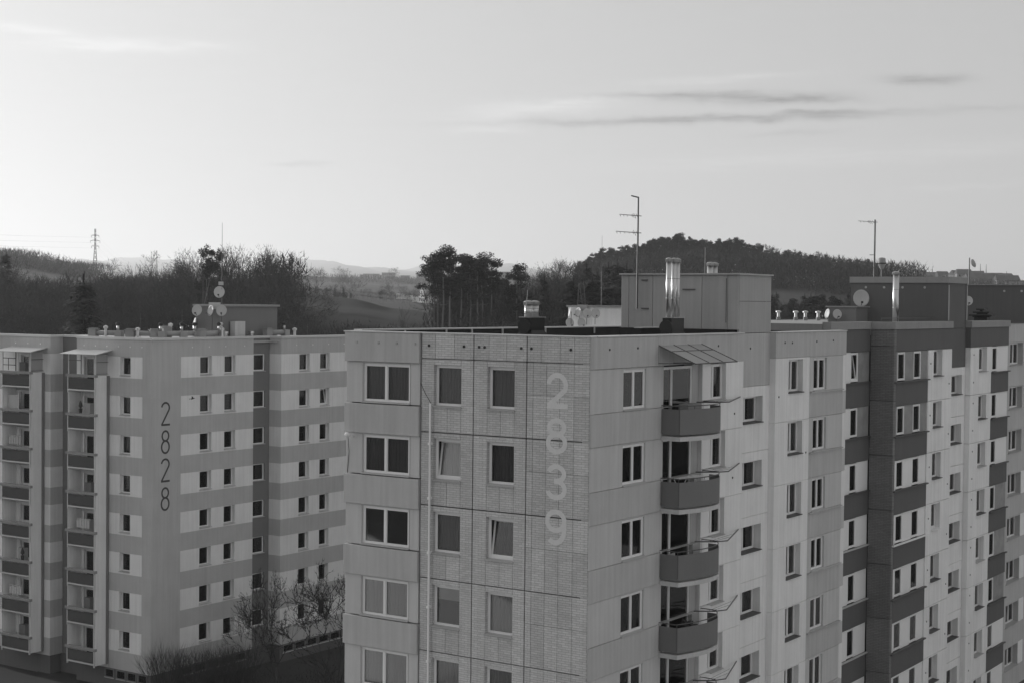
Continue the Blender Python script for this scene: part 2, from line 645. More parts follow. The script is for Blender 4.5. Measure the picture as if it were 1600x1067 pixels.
# numerals as strokes of constant width
def stroke(m, pts, t, closed=False, y=0.0):
    n = len(pts)
    L_, R_ = [], []
    for i in range(n):
        p = Vector(pts[i])
        if closed:
            d = Vector(pts[(i + 1) % n]) - Vector(pts[i - 1])
        else:
            d = Vector(pts[min(i + 1, n - 1)]) - Vector(pts[max(i - 1, 0)])
        d.normalize()
        nn = Vector((-d.y, d.x)) * t / 2
        L_.append(p + nn)
        R_.append(p - nn)
    for i in range(n if closed else n - 1):
        j = (i + 1) % n
        m.quad((R_[i].x, y, R_[i].y), (R_[j].x, y, R_[j].y), (L_[j].x, y, L_[j].y), (L_[i].x, y, L_[i].y))
        for a_, b_ in ((R_[i], R_[j]), (L_[j], L_[i])):
            m.quad((a_.x, y, a_.y), (a_.x, .003, a_.y), (b_.x, .003, b_.y), (b_.x, y, b_.y))


def arc(cx, cy, rx, ry, a0, a1, n=18):
    return [(cx + rx * math.cos(R(a0 + (a1 - a0) * i / n)), cy + ry * math.sin(R(a0 + (a1 - a0) * i / n))) for i in range(n + 1)]


def numeral(ch, w, h, t):
    m = MB()
    r = w / 2 - t / 2
    x = w / 2
    if ch == '2':
        top = arc(x, h - t / 2 - r, r, r, 172, -28)
        stroke(m, top + [(t * .55, t / 2 + .02), (t * .45, t / 2)], t)
        stroke(m, [(t * .2, t / 2), (w, t / 2)], t, y=-.002)
    elif ch == '8':
        ru = r * .86
        hu = (h - 2 * t) * .44 / 2 + t * .25
        hl = (h - t) / 2 - hu
        stroke(m, arc(x, h - t / 2 - hu, ru, hu, 0, 360, 26)[:-1], t, True)
        stroke(m, arc(x, t / 2 + hl, r, hl, 0, 360, 28)[:-1], t, True, y=-.002)
    elif ch == '3':
        hu = (h - t) * .235
        hl = (h - t) / 2 - hu
        stroke(m, arc(x, h - t / 2 - hu, r * .9, hu, 165, -85) + [(x - r * .25, h - t / 2 - 2 * hu)], t)
        stroke(m, [(x - r * .25, t / 2 + 2 * hl)] + arc(x, t / 2 + hl, r, hl, 85, -165), t, y=-.002)
    elif ch == '9':
        hu = (h - t) * .30
        stroke(m, arc(x, h - t / 2 - hu, r, hu, 0, 360, 26)[:-1], t, True)
        stroke(m, [(x + r, h - t / 2 - hu)] + arc(x - r * .05, t / 2 + (h - t) * .42, r * 1.05, (h - t) * .42, 0, -130), t, y=-.002)
    return m


def coping(B, pts, z, wid, h, mat, name='coping', lip=.03):
    "metal flashing along the outer edge; pts in block coordinates, outside on the viewer's side; butted boxes"
    for (a0, b0, a1, b1) in pts:
        B.box(name, a0, b0, z, a1, b1, z + h, mat)


# ------------------------------------------------------------------ MAIN BLOCK 2839
ST = 2.82
main = Block('apartment_block', 0, 0, -1)
tag(main.root, 'nearest grey apartment block with pale painted number 2839 on its tiled gable', 'building')
mr = main.root
M_TILE = mat_brick('gable_tiles', .60, .62, mr, 'y')
main.box('core', .75, .75, -1, 24.0, 10.9, 25.2, M_CORE)
main.box('roof', .36, .36, 25.25, 23.9, 10.95, 25.38, M_BITUMEN)
# gable side (F)
NS = 6
for k in range(NS):
    d = ST * k
    zt = 25.75 if k == 0 else 24.6 - d + 1.2
    # smooth left bay
    pnl(main, 'F', -.10, 7.60, 11.33, 24.60 - d, min(25.75, 24.60 - d + 1.17), M_MID, name='spandrel_panel')
    zs, ze = 23.03 - d, 24.54 - d
    for (u0, u1) in ((10.47, 11.30), (7.62, 8.08)):
        pnl(main, 'F', .0, u0, u1, 22.98 - d, 24.60 - d, M_MIDL, name='strip_panel')
    pnl(main, 'F', .0, 8.08, 10.47, 22.98 - d, 24.60 - d, M_MIDL, hole=(8.12, 10.44, zs, ze), name='strip_panel')
    win(main, 'F', 0, 8.12, 10.44, zs, ze, .07, (.48,), cur=(1, 1, 0, 1, 1, 1)[k], sill=.08)
    # tile-faced slabs
    zj = 24.80 - d
    if k == 0:
        for (u0, u1) in ((6.9, 7.55), (6.0, 6.9), (5.12, 6.0), (4.4, 5.08), (3.6, 4.4), (2.72, 3.6), (2.05, 2.68), (1.26, 2.05), (.65, 1.26), (0.0, .65)):
            pnl(main, 'F', 0, u0, u1, zj + .01, 25.75, M_TILE, name='facing_slab', g=.005)
    zb = zj - ST
    # window panels: (panel range, window range)
    for (p0, p1, w0, w1, cur_, hop) in ((5.12, 7.55, 5.68, 6.95, (1, 2, 1, 4, 1, 1)[k], (None, 0, None, None, None, None)[k]),
                                        (2.72, 5.08, 3.25, 4.45, (1, 1, 1, 2, 1, 1)[k], (None, None, 0, None, None, None)[k])):
        c0, c1 = w0 - .01, w1 + .01
        mid = (c0 + c1) / 2
        pnl(main, 'F', 0, c1, p1, zb + .02, zj - .01, M_TILE, name='facing_slab', g=.005)
        pnl(main, 'F', 0, p0, c0, zb + .02, zj - .01, M_TILE, name='facing_slab', g=.005)
        pnl(main, 'F', 0, c0, c1, 24.57 - d, zj - .01, M_TILE, name='facing_slab', g=.005)
        pnl(main, 'F', 0, c0, mid, zb + .02, 23.0 - d, M_TILE, name='facing_slab', g=.005)
        pnl(main, 'F', 0, mid, c1, zb + .02, 23.0 - d, M_TILE, name='facing_slab', g=.005)
        win(main, 'F', 0, c0, c1, 23.0 - d, 24.57 - d, .17, (), cur=cur_, sill=.07, hopper=hop)
    # blank panel with the numbers: columns cut at half height
    us = (0.0, .65, 1.26, 1.84, 2.42, 2.68)
    for u0, u1 in zip(us[:-1], us[1:]):
        zm = zb + (1.2 if int(u0 * 10) % 2 else 1.62)
        pnl(main, 'F', 0, u0, u1, zb + .02, zm, M_TILE, name='facing_slab', g=.005)
        pnl(main, 'F', 0, u0, u1, zm, zj - .01, M_TILE, name='facing_slab', g=.005)
# storeys below the picture, closed plainly
zlow = 24.60 - ST * NS + 1.17
main.box('lower_wall', 0.0, .0, -1, .36, 11.33, 24.80 - ST * NS, M_TILE)
for i, (ch, zt) in enumerate((('2', 24.46), ('8', 22.81), ('3', 21.13), ('9', 19.48))):
    n = numeral(ch, .93, 1.32, .19).build('number', M_DIGIT_L, mr, main.L(-.006, 1.83, zt - 1.32), -math.pi / 2)
# small vent holes under the roof
for u in (11.0, 9.9, 9.0, 8.1):
    MB().tube((0, 0, 0), (-.03, 0, 0), .05, .05, 8).build('vent_cap', M_ZINC, mr, main.L(-.1, u - .5 + .2, 25.35))
for u in (7.2, 5.55, 4.85, 4.6, 2.95, 2.5, .8):
    MB().tube((0, 0, 0), (-.025, 0, 0), .055, .055, 8).build('vent_cap', M_BLACK, mr, main.L(0, u, 25.3))
# plugs and vent holes under the roof of the long side
plug = MB().tube((0, 0, 0), (0, -.02, 0), .045, .045, 8).mesh('vent_cap', M_BLACK)
for (a, pos, z) in ((1.3, -.06, 25.3), (3.4, -.06, 25.32), (7.7, -.06, 25.2), (10.3, 0, 25.28), (14.0, .29, 25.1), (17.0, 0, 25.3), (17.8, 0, 25.28), (20.6, 0, 25.3), (22.6, 0, 25.32),
                    (11.9, 0, 22.4), (11.8, 0, 19.7), (16.4, 0, 22.9), (19.5, 0, 20.2)):
    ob('vent_cap', plug, mr, main.L(a, pos, z))
# white cable pipe down the gable
pp = MB().tube((0, 0, 0), (0, 0, 22.1), .045, .045, 8).build('cable_pipe', M_FRAME, mr, main.L(-.09, 7.05, 1.0))
for k in range(6):
    MB().box(-.07, -.06, 0, .09, .06, .10).build('clip', M_FRAME, pp, (0, 0, 20.5 - 2.1 * k))
MB().path([(0, 0, 0), (-.02, .25, .35), (0, .5, .75)], .012, 5).build('cable', M_BLACK, mr, main.L(-.05, 7.05, 23.1))
lamp = MB().tube((0, 0, 0), (-.35, .0, .1), .03, .03, 6)
lamp.lathe([(.0, 0), (.09, .03), (.11, .1), (.06, .17)], (-.36, 0, .02), 10)
lamp.build('wall_lamp', M_FRAME, mr, main.L(0, 10.95, 21.6))
MB().path([(-.3, 0, 0), (-.05, .15, -.6), (0, .28, -1.5)], .012, 5).build('cable', M_BLACK, mr, main.L(0, 10.95, 21.6))

# long side (G)
SP = dict(name='spandrel_panel')
for k in range(NS):
    d = ST * k
    z0, z1 = 22.98 - d, 24.60 - d
    zs, ze = 23.03 - d, 24.53 - d
    zn = z0 - 1.20 if k < NS - 1 else z0 - 1.2
    # first bay: spandrel + window strip
    if k == 0:
        pnl(main, 'G', -.06, 0.02, 5.05, 24.60, 25.75, M_MID, **SP)
        pnl(main, 'G', -.06, 5.05, 8.9, 24.60, 25.75, M_MID, **SP)
        pnl(main, 'G', 0, 8.9, 12.75, 24.60, 25.75, M_MID, **SP)
    pnl(main, 'G', -.06, 0.02, 5.3, z0 - 1.2, z0 - .0, M_MID, **SP)
    pnl(main, 'G', -.022, .012, 2.42, z0, z1, M_MIDL, th=.02, name='strip_panel')
    pnl(main, 'G', 0, 2.42, 4.2, z0, z1, M_MIDL, hole=(2.45, 4.17, zs, ze), name='strip_panel')
    pnl(main, 'G', 0, 4.2, 5.6, z0, z1, M_MIDL, name='strip_panel')
    win(main, 'G', 0, 2.45, 4.17, zs, ze, .06, (.5,), cur=(1, 3, 1, 1, 2, 1)[k], sill=.09)
    # balcony bay
    pnl(main, 'G', 0, 5.3, 8.9, z0 - 1.2, z0 - .95, M_MID, **SP)
    pnl(main, 'G', .0, 5.3, 8.9, z0 - .95, z0, M_MID, hole=(5.62, 8.25, z0 - .95, z0), name='strip_panel')
    # door and side light
    win(main, 'G', 0, 5.62, 8.3, z0 - .88, ze, .18, (.36,), cur=(1, 0, 1, 2, 1, 0)[k], sill=0)
    pnl(main, 'G', .17, 8.3, 9.15, z0, z1, M_MID, name='insert_panel')
    pnl(main, 'G', .17, 9.15, 9.98, z0 + .08, z1, M_WHITE_INS, name='insert_panel')
    win(main, 'G', 0, 9.98, 11.07, zs + .03, ze, .20, (.22,), cur=(3, 1, 1, 1, 1, 1)[k], sill=.05)
    # pale wall right of the balcony
    if k == 0:
        pnl(main, 'G', 0, 8.9, 12.75, 21.77 - d, 24.60, M_PALE, hole=(8.92, 11.07, zs, 24.57))
    else:
        pnl(main, 'G', 0, 8.9, 12.75, 21.77 - d, 21.77 - d + ST, M_PALE, hole=(8.92, 11.07, zs, ze + .06))
    # stair strip, set back
    ps = 20.59 - d
    pnl(main, 'G', .29, 12.75, 16.1, ps, ps + ST if k else 23.45, M_PALE, hole=(13.35, 15.35, 21.85 - d, 23.0 - d), th=.45)
    win(main, 'G', .29, 13.40, 15.33, 21.87 - d, 23.0 - d, .34, (.40,), cur=0, sill=.06, sill_mat=M_SILLD)
    # right bays
    if k == 0:
        pnl(main, 'G', 0, 16.03, 19.83, 24.62, 25.75, M_MID, **SP)
        pnl(main, 'G', 0, 19.83, 24.3, 24.60, 25.75, M_MID, **SP)
    pnl(main, 'G', 0, 16.03, 19.83, 21.75 - d, 24.62 if k == 0 else 21.75 - d + ST, M_PALE, hole=(17.45, 19.06, zs, ze))
    win(main, 'G', 0, 17.47, 19.05, zs + .02, ze, .25, (.5,), cur=(1, 2, 1, 2, 1, 1)[k], sill=.07, sill_mat=M_SILLD)
    pnl(main, 'G', .0, 19.83, 23.88, z0, z1, M_MIDL, hole=(20.30, 21.86, zs, ze), name='strip_panel')
    win(main, 'G', 0, 20.31, 21.85, zs, ze, .09, (.5,), cur=(1, 1, 1, 1, 1, 3)[k], sill=.08)
    main.box('sill_rail', 19.9, -.09, z0 - .05, 23.86, -.002, z0 + .0, M_SILL if k % 3 == 1 else M_MID)
    pnl(main, 'G', -.0, 19.83, 23.88, z0 - 1.2, z0, M_MID, **SP)
    pnl(main, 'G', -.0, 23.88, 24.3, z0 - .12, z1 + .02, M_PALE, name='end_strip')
    pnl(main, 'G', -.0, 23.88, 24.3, z0 - 1.2 + .02, z0 - .12, M_MIDL, name='end_strip')
main.box('lower_wall', .36, .02, -1, 24.3, .36, 7.6, M_PALE)
pnl(main, 'G', .29, 12.75, 16.1, 23.45, 25.75, M_MID, th=.45, **SP)
main.box('corner_return', 16.03, .37, -1, 16.12, .60, 25.75, M_MIDL)
for k in range(3):
    pass
# roof edges: bitumen parapet, thin bright flashing
main.box('parapet_lining', .30, .36, 25.2, .42, 11.3, 25.72, M_BITUMEN)
main.box('parapet_lining', .42, .34, 25.2, 12.75, .44, 25.72, M_BITUMEN)
main.box('parapet_lining', 16.12, .34, 25.2, 24.2, .44, 25.72, M_BITUMEN)
main.box('back_parapet', .3, 10.95, 20, 24.3, 11.25, 25.78, M_BITUMEN)
main.box('side_parapet', 23.95, .44, 20, 24.28, 10.95, 25.72, M_BITUMEN)
coping(main, [(-.13, 7.6, .44, 11.36), (-.03, -.05, .40, 7.6)], 25.752, 0, .045, M_COPING)
coping(main, [(.40, -.09, 8.9, .42), (8.9, -.04, 12.75, .42), (16.1, -.04, 24.3, .42)], 25.752, 0, .045, M_COPING)
coping(main, [(.44, 10.9, 12.6, 11.3), (12.6, 10.9, 24.3, 11.3)], 25.785, 0, .06, M_COPING)
for a in (3.2, 6.1, 8.0, 10.4, 14.0, 18.5, 22):
    main.box('flashing_clip', a, 10.84, 25.5, a + .06, 10.9, 25.80, M_COPING)
main.box('rear_wall', .3, 11.0, -1, 24.25, 11.33, 20.0, M_PALE)
main.box('rear_wall', .3, 11.26, 20.0, 24.25, 11.33, 25.7, M_PALE)
rw = MB().box(-.75, 0, 0, .75, .03, 1.5).mesh('window', M_CORE)
for k in range(8):
    for a in (2.5, 6.0, 9.6, 14.4, 18.2, 21.8):
        ob('window', rw, mr, main.L(a, 11.331, 23.03 - ST * k))
# raised bitumen upstand across the roof behind the number corner
main.box('roof_upstand', 9.5, 3.2, 25.38, 12.7, 3.5, 25.95, M_BITUMEN)
main.box('upstand_coping', 9.5, 3.15, 25.952, 12.7, 3.55, 25.99, M_COPING)
# lift house
main.box('lift_house_core', 12.85, .5, 25.3, 16.0, 5.98, 28.2, M_CORE)
us = (.29, .80, 2.03, 3.3, 4.45, 5.66, 6.05)
for u0, u1 in zip(us[:-1], us[1:]):
    pnl(main, 'F', 12.75, u0 + (.0 if u0 > .3 else .0), u1, 25.9, 28.25, M_TOWER, th=.1, name='lift_house_panel', g=.008)
pnl(main, 'G', .285, 12.86, 16.08, 25.76, 27.12, M_TOWER, th=.1, name='lift_house_panel')
pnl(main, 'G', .285, 12.86, 16.08, 27.12, 28.25, M_TOWER, th=.1, name='lift_house_panel')
main.box('lift_house_base', 12.72, .8, 25.3, 12.85, 6.1, 25.9, M_BITUMEN)
main.box('lift_house_side', 12.85, 5.98, 25.3, 16.0, 6.05, 28.25, M_TOWER)
main.box('lift_house_back', 16.0, .5, 25.3, 16.08, 6.05, 28.25, M_TOWER)
main.box('lift_house_roof', 12.66, .20, 28.25, 16.14, 6.12, 28.32, M_ZINC)
for (u, z, l) in ((5.0, 28.0, .3), (5.0, 26.75, .35), (2.95, 27.6, .6)):
    MB().box(-.06, 0, 0, 0, l, .04).build('bracket', M_MAST, mr, main.L(12.75, u - l, z))
MB().tube((0, 0, 0), (0, 0, 1.9), .012, .012, 5).build('cable', M_BLACK, mr, main.L(12.72, .85, 26.2))

# balconies: flat cheek, bowed front
def balcony(k):
    d = ST * k
    zt, zb = 22.93 - d, 21.95 - d
    fr = []
    A0, A1 = 5.45, 9.0
    n = 14
    for i in range(n + 1):
        t = i / n
        fr.append((A0 + (A1 - A0) * t, -.82 - .44 * math.sin(math.pi * (t * .92)) + .30 * max(0, t - .8) * 5 * .6))
    fr.append((A1 + .04, -.3))
    o = MB()
    poly = [(A0, .0)] + fr + [(A1 + .04, 0)]
    root = MB().prism([(a, b) for a, b in poly], 0, .17).build('balcony', M_MIDL, mr, main.L(0, 0, zb - .25))
    zoff = zb - .25
    cheek = MB().box(A0 + .002, -.815, zb - zoff, A0 + .03, -.02, zt - zoff).build('side_panel', M_BALC, root)
    f = MB()
    for p, q in zip(fr[:-1], fr[1:]):
        dx, dy = q[0] - p[0], q[1] - p[1]
        l = math.hypot(dx, dy)
        nx, ny = -dy / l * .02, dx / l * .02
        f.hull([(p[0], p[1], zb - zoff), (q[0], q[1], zb - zoff), (q[0] + nx, q[1] + ny, zb - zoff), (p[0] + nx, p[1] + ny, zb - zoff)],
               [(p[0], p[1], zt - zoff), (q[0], q[1], zt - zoff), (q[0] + nx, q[1] + ny, zt - zoff), (p[0] + nx, p[1] + ny, zt - zoff)])
    f.build('front_panel', M_BALC, root)
    rl = MB()
    top = [(A0, -.02)] + fr + [(A1 + .04, -.02)]
    rl.path([(a, b + .03, zt - zoff + .13) for a, b in top], .022, 6)
    for i in (0, 1, 4, 8, 12, len(top) - 1):
        a, b = top[i]
        rl.tube((a, b + .03, zt - zoff - .9), (a, b + .03, zt - zoff + .13), .015, .015, 5)
    rl.build('railing', M_MAST, root)
    return root


for k in range(5):
    bal = balcony(k)
    # what stands on each balcony
    zf = 21.95 - ST * k - .08
    if k in (0, 3):
        t = MB().box(6.5, -.75, .82, 7.3, -.45, .92).box(6.6, -.7, 0, 6.66, -.5, .82).box(7.1, -.7, 0, 7.16, -.5, .82)
        t = t.box(6.3, -.72, .95, 7.4, -.30, 1.22) if k == 0 else t.box(6.55, -.55, .92, 6.75, -.4, 1.15).box(6.95, -.6, .92, 7.2, -.45, 1.05)
        o = t.build('side_table', M_CONC if k == 0 else M_BLACK, None, wor(0, 0, zf), ANG)
        tag(o, ('side table with a pale covered bundle on the top balcony of the nearest block', '', '', 'dark side table with small dark pots on the fourth balcony from the top')[k], 'table')
    elif k == 1:
        t = MB()
        for i in range(6): t.tube((6.2, -.7 + .1 * i, 1.12), (7.9, -.7 + .1 * i, 1.12), .012, .012, 4)
        for x in (6.2, 7.9): t.tube((x, -.72, 0), (x, -.18, 1.12), .016, .016, 5).tube((x, -.18, 0), (x, -.72, 1.12), .016, .016, 5)
        o = t.build('drying_rack', M_FRAME, None, wor(0, 0, zf), ANG)
        tag(o, 'white folding drying rack on the second balcony from the top', 'drying rack')
    elif k == 2:
        t = MB().box(6.0, -.55, .42, 6.45, -.1, .47).box(6.0, -.14, .47, 6.45, -.1, .98)
        for x in (6.0, 6.41):
            for y in (-.55, -.14): t.box(x, y, 0, x + .04, y + .04, .42)
        o = t.build('chair', M_SILL, None, wor(0, 0, zf), ANG)
        tag(o, 'grey chair on the third balcony from the top', 'chair')
    # thin splayed shelf beside the balcony
    d = ST * k
    s = MB().path([(8.3, -.05, .0), (8.8, -.74, .0), (9.36, -1.0, .0), (12.36, -.04, .03)], .026, 6)
    s.path([(8.6, -.5, .0), (11.0, -.40, .02)], .007, 4).path([(8.7, -.62, .0), (10.2, -.68, .02)], .007, 4)
    s.build('drying_rods', M_MAST, mr, main.L(0, 0, 23.06 - d))
# glazed canopy over the top balcony
aw = empty('glass_canopy')
aw.parent = mr
aw.location = main.L(0, 0, 0)
def awp(t, s):
    "t along the wall, s down the slope"
    return (5.07 + 3.6 * t, -.03 - 1.62 * s, 25.40 - .67 * s)
for i in range(3):
    for j, (s0, s1) in enumerate(((0.02, .33), (.36, .98))):
        t0, t1 = i / 3 + .012, (i + 1) / 3 - .012
        q = [awp(t0, s0), awp(t1, s0), awp(t1, s1), awp(t0, s1)]
        MB().hull([(x, y, z - .012) for x, y, z in q], q).build('pane', M_AWN, aw)
bars = MB()
for i in range(4):
    bars.tube(awp(i / 3, 0), awp(i / 3, 1), .025, .025, 6)
for s in (0, .345, 1):
    bars.tube(awp(0, s), awp(1, s), .025, .025, 6)
for t in (0, .33, 1):
    x, y, z = awp(t, .95)
    bars.tube((5.07 + 3.6 * t, -.03, 24.7), (x, y, z - .03), .018, .018, 6)
bars.tube((5.07, -.04, 24.68), (5.07, -.04, 25.42), .02, .02, 6)
bars.build('canopy_frame', M_MAST, aw)

# the next row across the street, outside the picture at right
row = Block('opposite_row', -6, -56, -1)
row.box('wall', -6, -56, -1, 78, -44.5, 25.6, M_PALE)
row.box('roof', -6.1, -56.1, 25.601, 78.1, -44.4, 25.75, M_ZINC)
for k in range(8):
    for i in range(22):
        ob('window', rw, row.root, row.L(-3 + 3.7 * i, -44.49, 23.0 - ST * k))
tag(row.root, kind='structure')
for ch_ in row.root.children: tag(ch_, kind='structure')

# ------------------------------------------------------------------ THIRD BLOCK (dark bands) further along
blk = Block('apartment_block', 24.3, -.45, -1)
tag(blk.root, 'apartment block right of the nearest one, with dark spandrels and a dark brick strip', 'building')
br_ = blk.root
M_TILED = mat_brick('dark_gable_tiles', .21, .55, br_, 'y')
Z3 = 23.12
blk.box('core', 25.0, 1.7, -1, 49.4, 11.0, 25.4, M_CORE)
blk.box('roof', 24.63, 1.26, 25.45, 49.4, 11.19, 26.04, M_DUCT)
GB = -.45
for k in range(8):
    d = ST * k
    z0, z1 = Z3 - .04 - d, Z3 + 1.52 - d
    zs, ze = Z3 + .02 - d, Z3 + 1.49 - d
    M_INS = M_DIRTY if k < 2 else M_WHITE_INS
    # recessed bay
    if k == 0: pnl(blk, 'G', .85, 24.3, 29.7, z1, 25.78, M_DARK, **SP)
    pnl(blk, 'G', .85, 24.3, 29.7, z0 - 1.26, z0, M_DARK, **SP)
    pnl(blk, 'G', .90, 25.0, 27.15, z0, z1, M_WHITE_INS, name='insert_panel', th=.1)
    win(blk, 'G', .84, 27.15, 28.12, zs, ze, .06, (), cur=(1, 1, 2, 1, 1, 0, 1, 1)[k], sill=.0, hopper=0 if k == 0 else None)
    pnl(blk, 'G', .90, 28.12, 29.7, z0, z1, M_DIRTY if k < 2 else M_WHITE_INS, name='insert_panel', th=.1)
    blk.box('sill_rail', 26.0, .74, z0 - .05, 29.69, .85, z0 + .015, M_SILLD if k < 3 else M_SILL)
    # brick return
    pnl(blk, 'F', 29.7, GB + .0, .85, 24.92 - ST - d, 24.92 - d, M_TILED, th=.3, name='tile_panel', g=.012)
    if k == 0: pnl(blk, 'F', 29.7, GB, .85, 24.92, 25.78, M_TILED, th=.3, name='tile_panel', g=.012)
    # first bays with two windows
    if k == 0: pnl(blk, 'G', GB, 30.0, 38.87, z1, 25.78, M_DARK, **SP)
    pnl(blk, 'G', GB, 30.0, 34.9, z0 - 1.26, z0, M_DARK, **SP)
    for (u0, u1) in ((29.72, 30.35), (31.42, 32.78), (33.86, 34.9)):
        pnl(blk, 'G', GB + .07, u0, u1, z0, z1, M_INS, name='insert_panel', th=.1)
    win(blk, 'G', GB, 30.35, 31.42, zs, ze, .06, (), sill=0, cur=(1, 2, 1, 1, 1, 1, 1, 1)[k])
    win(blk, 'G', GB, 32.78, 33.86, zs, ze, .06, (), sill=0, cur=(4, 1, 1, 3, 0, 1, 1, 1)[k])
    blk.box('sill_rail', 29.75, GB - .12, z0 - .05, 34.95, GB - .001, z0 + .015, M_SILLD if k in (0, 1, 2, 4, 5) else M_FRAME)
    # pale bay
    pnl(blk, 'G', GB, 34.9, 38.87, 21.86 - d, z1 if k == 0 else 21.86 - d + ST, M_PALE, hole=(35.78, 37.22, zs + .05, ze), g=.012)
    win(blk, 'G', GB, 35.80, 37.20, zs + .06, ze, .26, (.42,), sill=.12, sill_mat=M_SILLD if k != 3 else M_FRAME)
    # stair strip
    ps = 20.70 - d
    pnl(blk, 'G', -.15, 38.9, 42.2, ps, ps + ST if k else 23.53, M_PALE, hole=(39.45, 41.65, 21.95 - d, 23.08 - d), th=.45, g=.012)
    win(blk, 'G', -.15, 39.5, 41.63, 21.97 - d, 23.08 - d, .34, (.35,), cur=0, sill=.07, sill_mat=M_SILLD)
    # far bays
    if k == 0: pnl(blk, 'G', GB, 42.2, 49.75, z1, 25.80, M_DARK, **SP)
    pnl(blk, 'G', GB, 42.2, 46.2, 21.86 - d, z1 if k == 0 else 21.86 - d + ST, M_PALE, hole=(43.8, 45.33, zs + .05, ze), g=.012)
    win(blk, 'G', GB, 43.82, 45.31, zs + .06, ze, .26, (.42,), sill=.12, sill_mat=M_SILLD if k % 2 else M_SILL)
    pnl(blk, 'G', GB + .06, 46.2, 46.55, z0, z1, M_WHITE_INS, name='insert_panel', th=.1)
    win(blk, 'G', GB, 46.55, 47.55, zs, ze, .06, (), sill=0)
    pnl(blk, 'G', GB + .06, 47.55, 49.75, z0, z1, M_WHITE_INS if k < 3 or k > 5 else M_DIRTY, name='insert_panel', th=.1)
    pnl(blk, 'G', GB, 46.2, 49.75, z0 - 1.26, z0, M_DARK, **SP)
    for a, zz in ((35.3, 23.9 - d), (38.4, 22.7 - d), (42.8, 24.2 - d), (42.8, 22.6 - d)):
        ob('vent_cap', plug, br_, blk.L(a, GB, zz))
    blk.box('sill_rail', 46.3, GB - .11, z0 - .05, 49.85, GB - .001, z0 + .015, M_SILLD)
pnl(blk, 'G', -.15, 38.9, 42.2, 23.53, 25.75, M_DARK, th=.45, **SP)
blk.box('corner_return', 42.2, -.08, -1, 42.3, .3, 25.78, M_MIDL)
blk.box('corner_return', 38.78, -.08, -1, 38.88, .3, 25.78, M_MIDL)
blk.box('end_wall', 49.4, -.1, -1, 49.74, 11.4, 25.75, M_MID)
blk.box('rear_wall', 24.6, 11.601, -1, 49.7, 11.68, 25.4, M_PALE)
for k in range(8):
    for a in (27, 30.5, 34, 39, 43, 47):
        ob('window', rw, br_, blk.L(a, 11.682, 23.1 - ST * k))
for (a0, b0, a1) in ((24.5, .88, 29.7), (29.73, -.42, 38.9), (38.9, -.1, 42.2), (42.2, -.42, 49.7)):
    blk.box('plinth', a0, b0, -1, a1, 1.75, 2.05, M_PLINTH)
# concrete coping
coping(blk, [(29.62, GB - .06, 38.87, .10), (42.2, GB - .06, 49.85, .10), (24.25, .78, 29.62, 1.25), (29.62, .10, 30.1, 1.25)], 25.785, 0, .38, M_CONC)
coping(blk, [(24.22, 1.25, 24.62, 11.6), (24.62, 11.2, 49.8, 11.6)], 25.45, 0, .62, M_CONC)
blk.box('roof_rail', 30.5, .6, 26.32, 38.8, .64, 26.35, M_MAST)
for a in (30.5, 33.0, 35.6, 38.4):
    blk.box('rail_post', a, .6, 25.5, a + .04, .64, 26.32, M_MAST)
# lift house
blk.box('lift_house', 38.9, -.14, 25.76, 42.3, 5.6, 28.31, M_DARK)
blk.box('lift_house_coping', 38.83, -.2, 28.311, 42.36, 5.68, 28.66, M_CONC)
for u in (1.2, 2.5, 3.6, 4.7):
    MB().tube((0, 0, 0), (-.03, 0, 0), .07, .07, 10).build('vent_cap', M_SILL, br_, blk.L(38.9, u, 28.05))
for a in (38.92, 42.15):
    MB().tube((0, 0, 0), (0, 0, 2.0), .03, .03, 6).build('drain_pipe', M_SILL, br_, blk.L(a, -.2, 26.2))

# ------------------------------------------------------------------ FOURTH BLOCK
far = Block('apartment_block', 49.8, .4, -1)
tag(far.root, 'grey banded apartment block at the right edge of the picture', 'building')
far.box('core', 50.5, 1.4, -1, 73.5, 11.5, 25.6, M_CORE)
far.box('roof', 50.0, .8, 25.62, 73.8, 11.9, 25.72, M_BITUMEN)
for k in range(8):
    d = ST * k
    zs, ze = 23.28 - d, 24.68 - d
    z0, z1 = zs - .04, ze + .05
    for (u0, u1, h0, h1) in ((49.8, 57.0, 53.0, 55.85), (57.0, 64.0, 59.0, 61.8), (64.0, 74, 67, 69.8)):
        if k == 0: pnl(far, 'G', .4, u0, u1, z1, 25.95, M_MID, **SP)
        pnl(far, 'G', .4, u0, u1, z0 - 1.33, z0, M_MID, **SP)
        pnl(far, 'G', .4, u0, h1 + .05, z0, z1, M_MID, hole=(h0, h1, zs, ze), name='strip_panel')
        pnl(far, 'G', .4, h1 + .05, u1, z0, z1, M_MID if k in (0, 1, 2) and u0 < 50 else M_WHITE_INS, name='insert_panel')
        win(far, 'G', .4, h0 + .01, h1 - .01, zs + .01, ze, .34, (.62,), sill=.08)
far.box('plinth', 49.85, .45, -1, 74, 1.5, 2.15, M_PLINTH)
coping(far, [(49.8, .34, 74, .8)], 25.952, 0, .05, M_BLACK)
far.box('lift_house', 62, .7, 25.7, 66, 8, 28.5, M_DARK)
far.box('lift_house_coping', 61.93, .63, 28.501, 66.07, 8.07, 28.56, M_CONC)
for u in (1.0, 2.3, 3.5):
    MB().tube((0, 0, 0), (-.03, 0, 0), .08, .08, 10).build('vent_cap', M_SILL, far.root, far.L(62, u, 28.1))
vb = MB()
vb.box(.15, .3, 0, .75, 1.1, .36)
for (y, z, w_) in ((.0, .42, 1.4), (.15, .60, 1.0), (.45, .78, .5)):
    vb.box(.05, y, z, .85, y + w_, z + .09)
    vb.box(.3, y + .2, z - .07, .6, y + w_ - .15, z + .0)
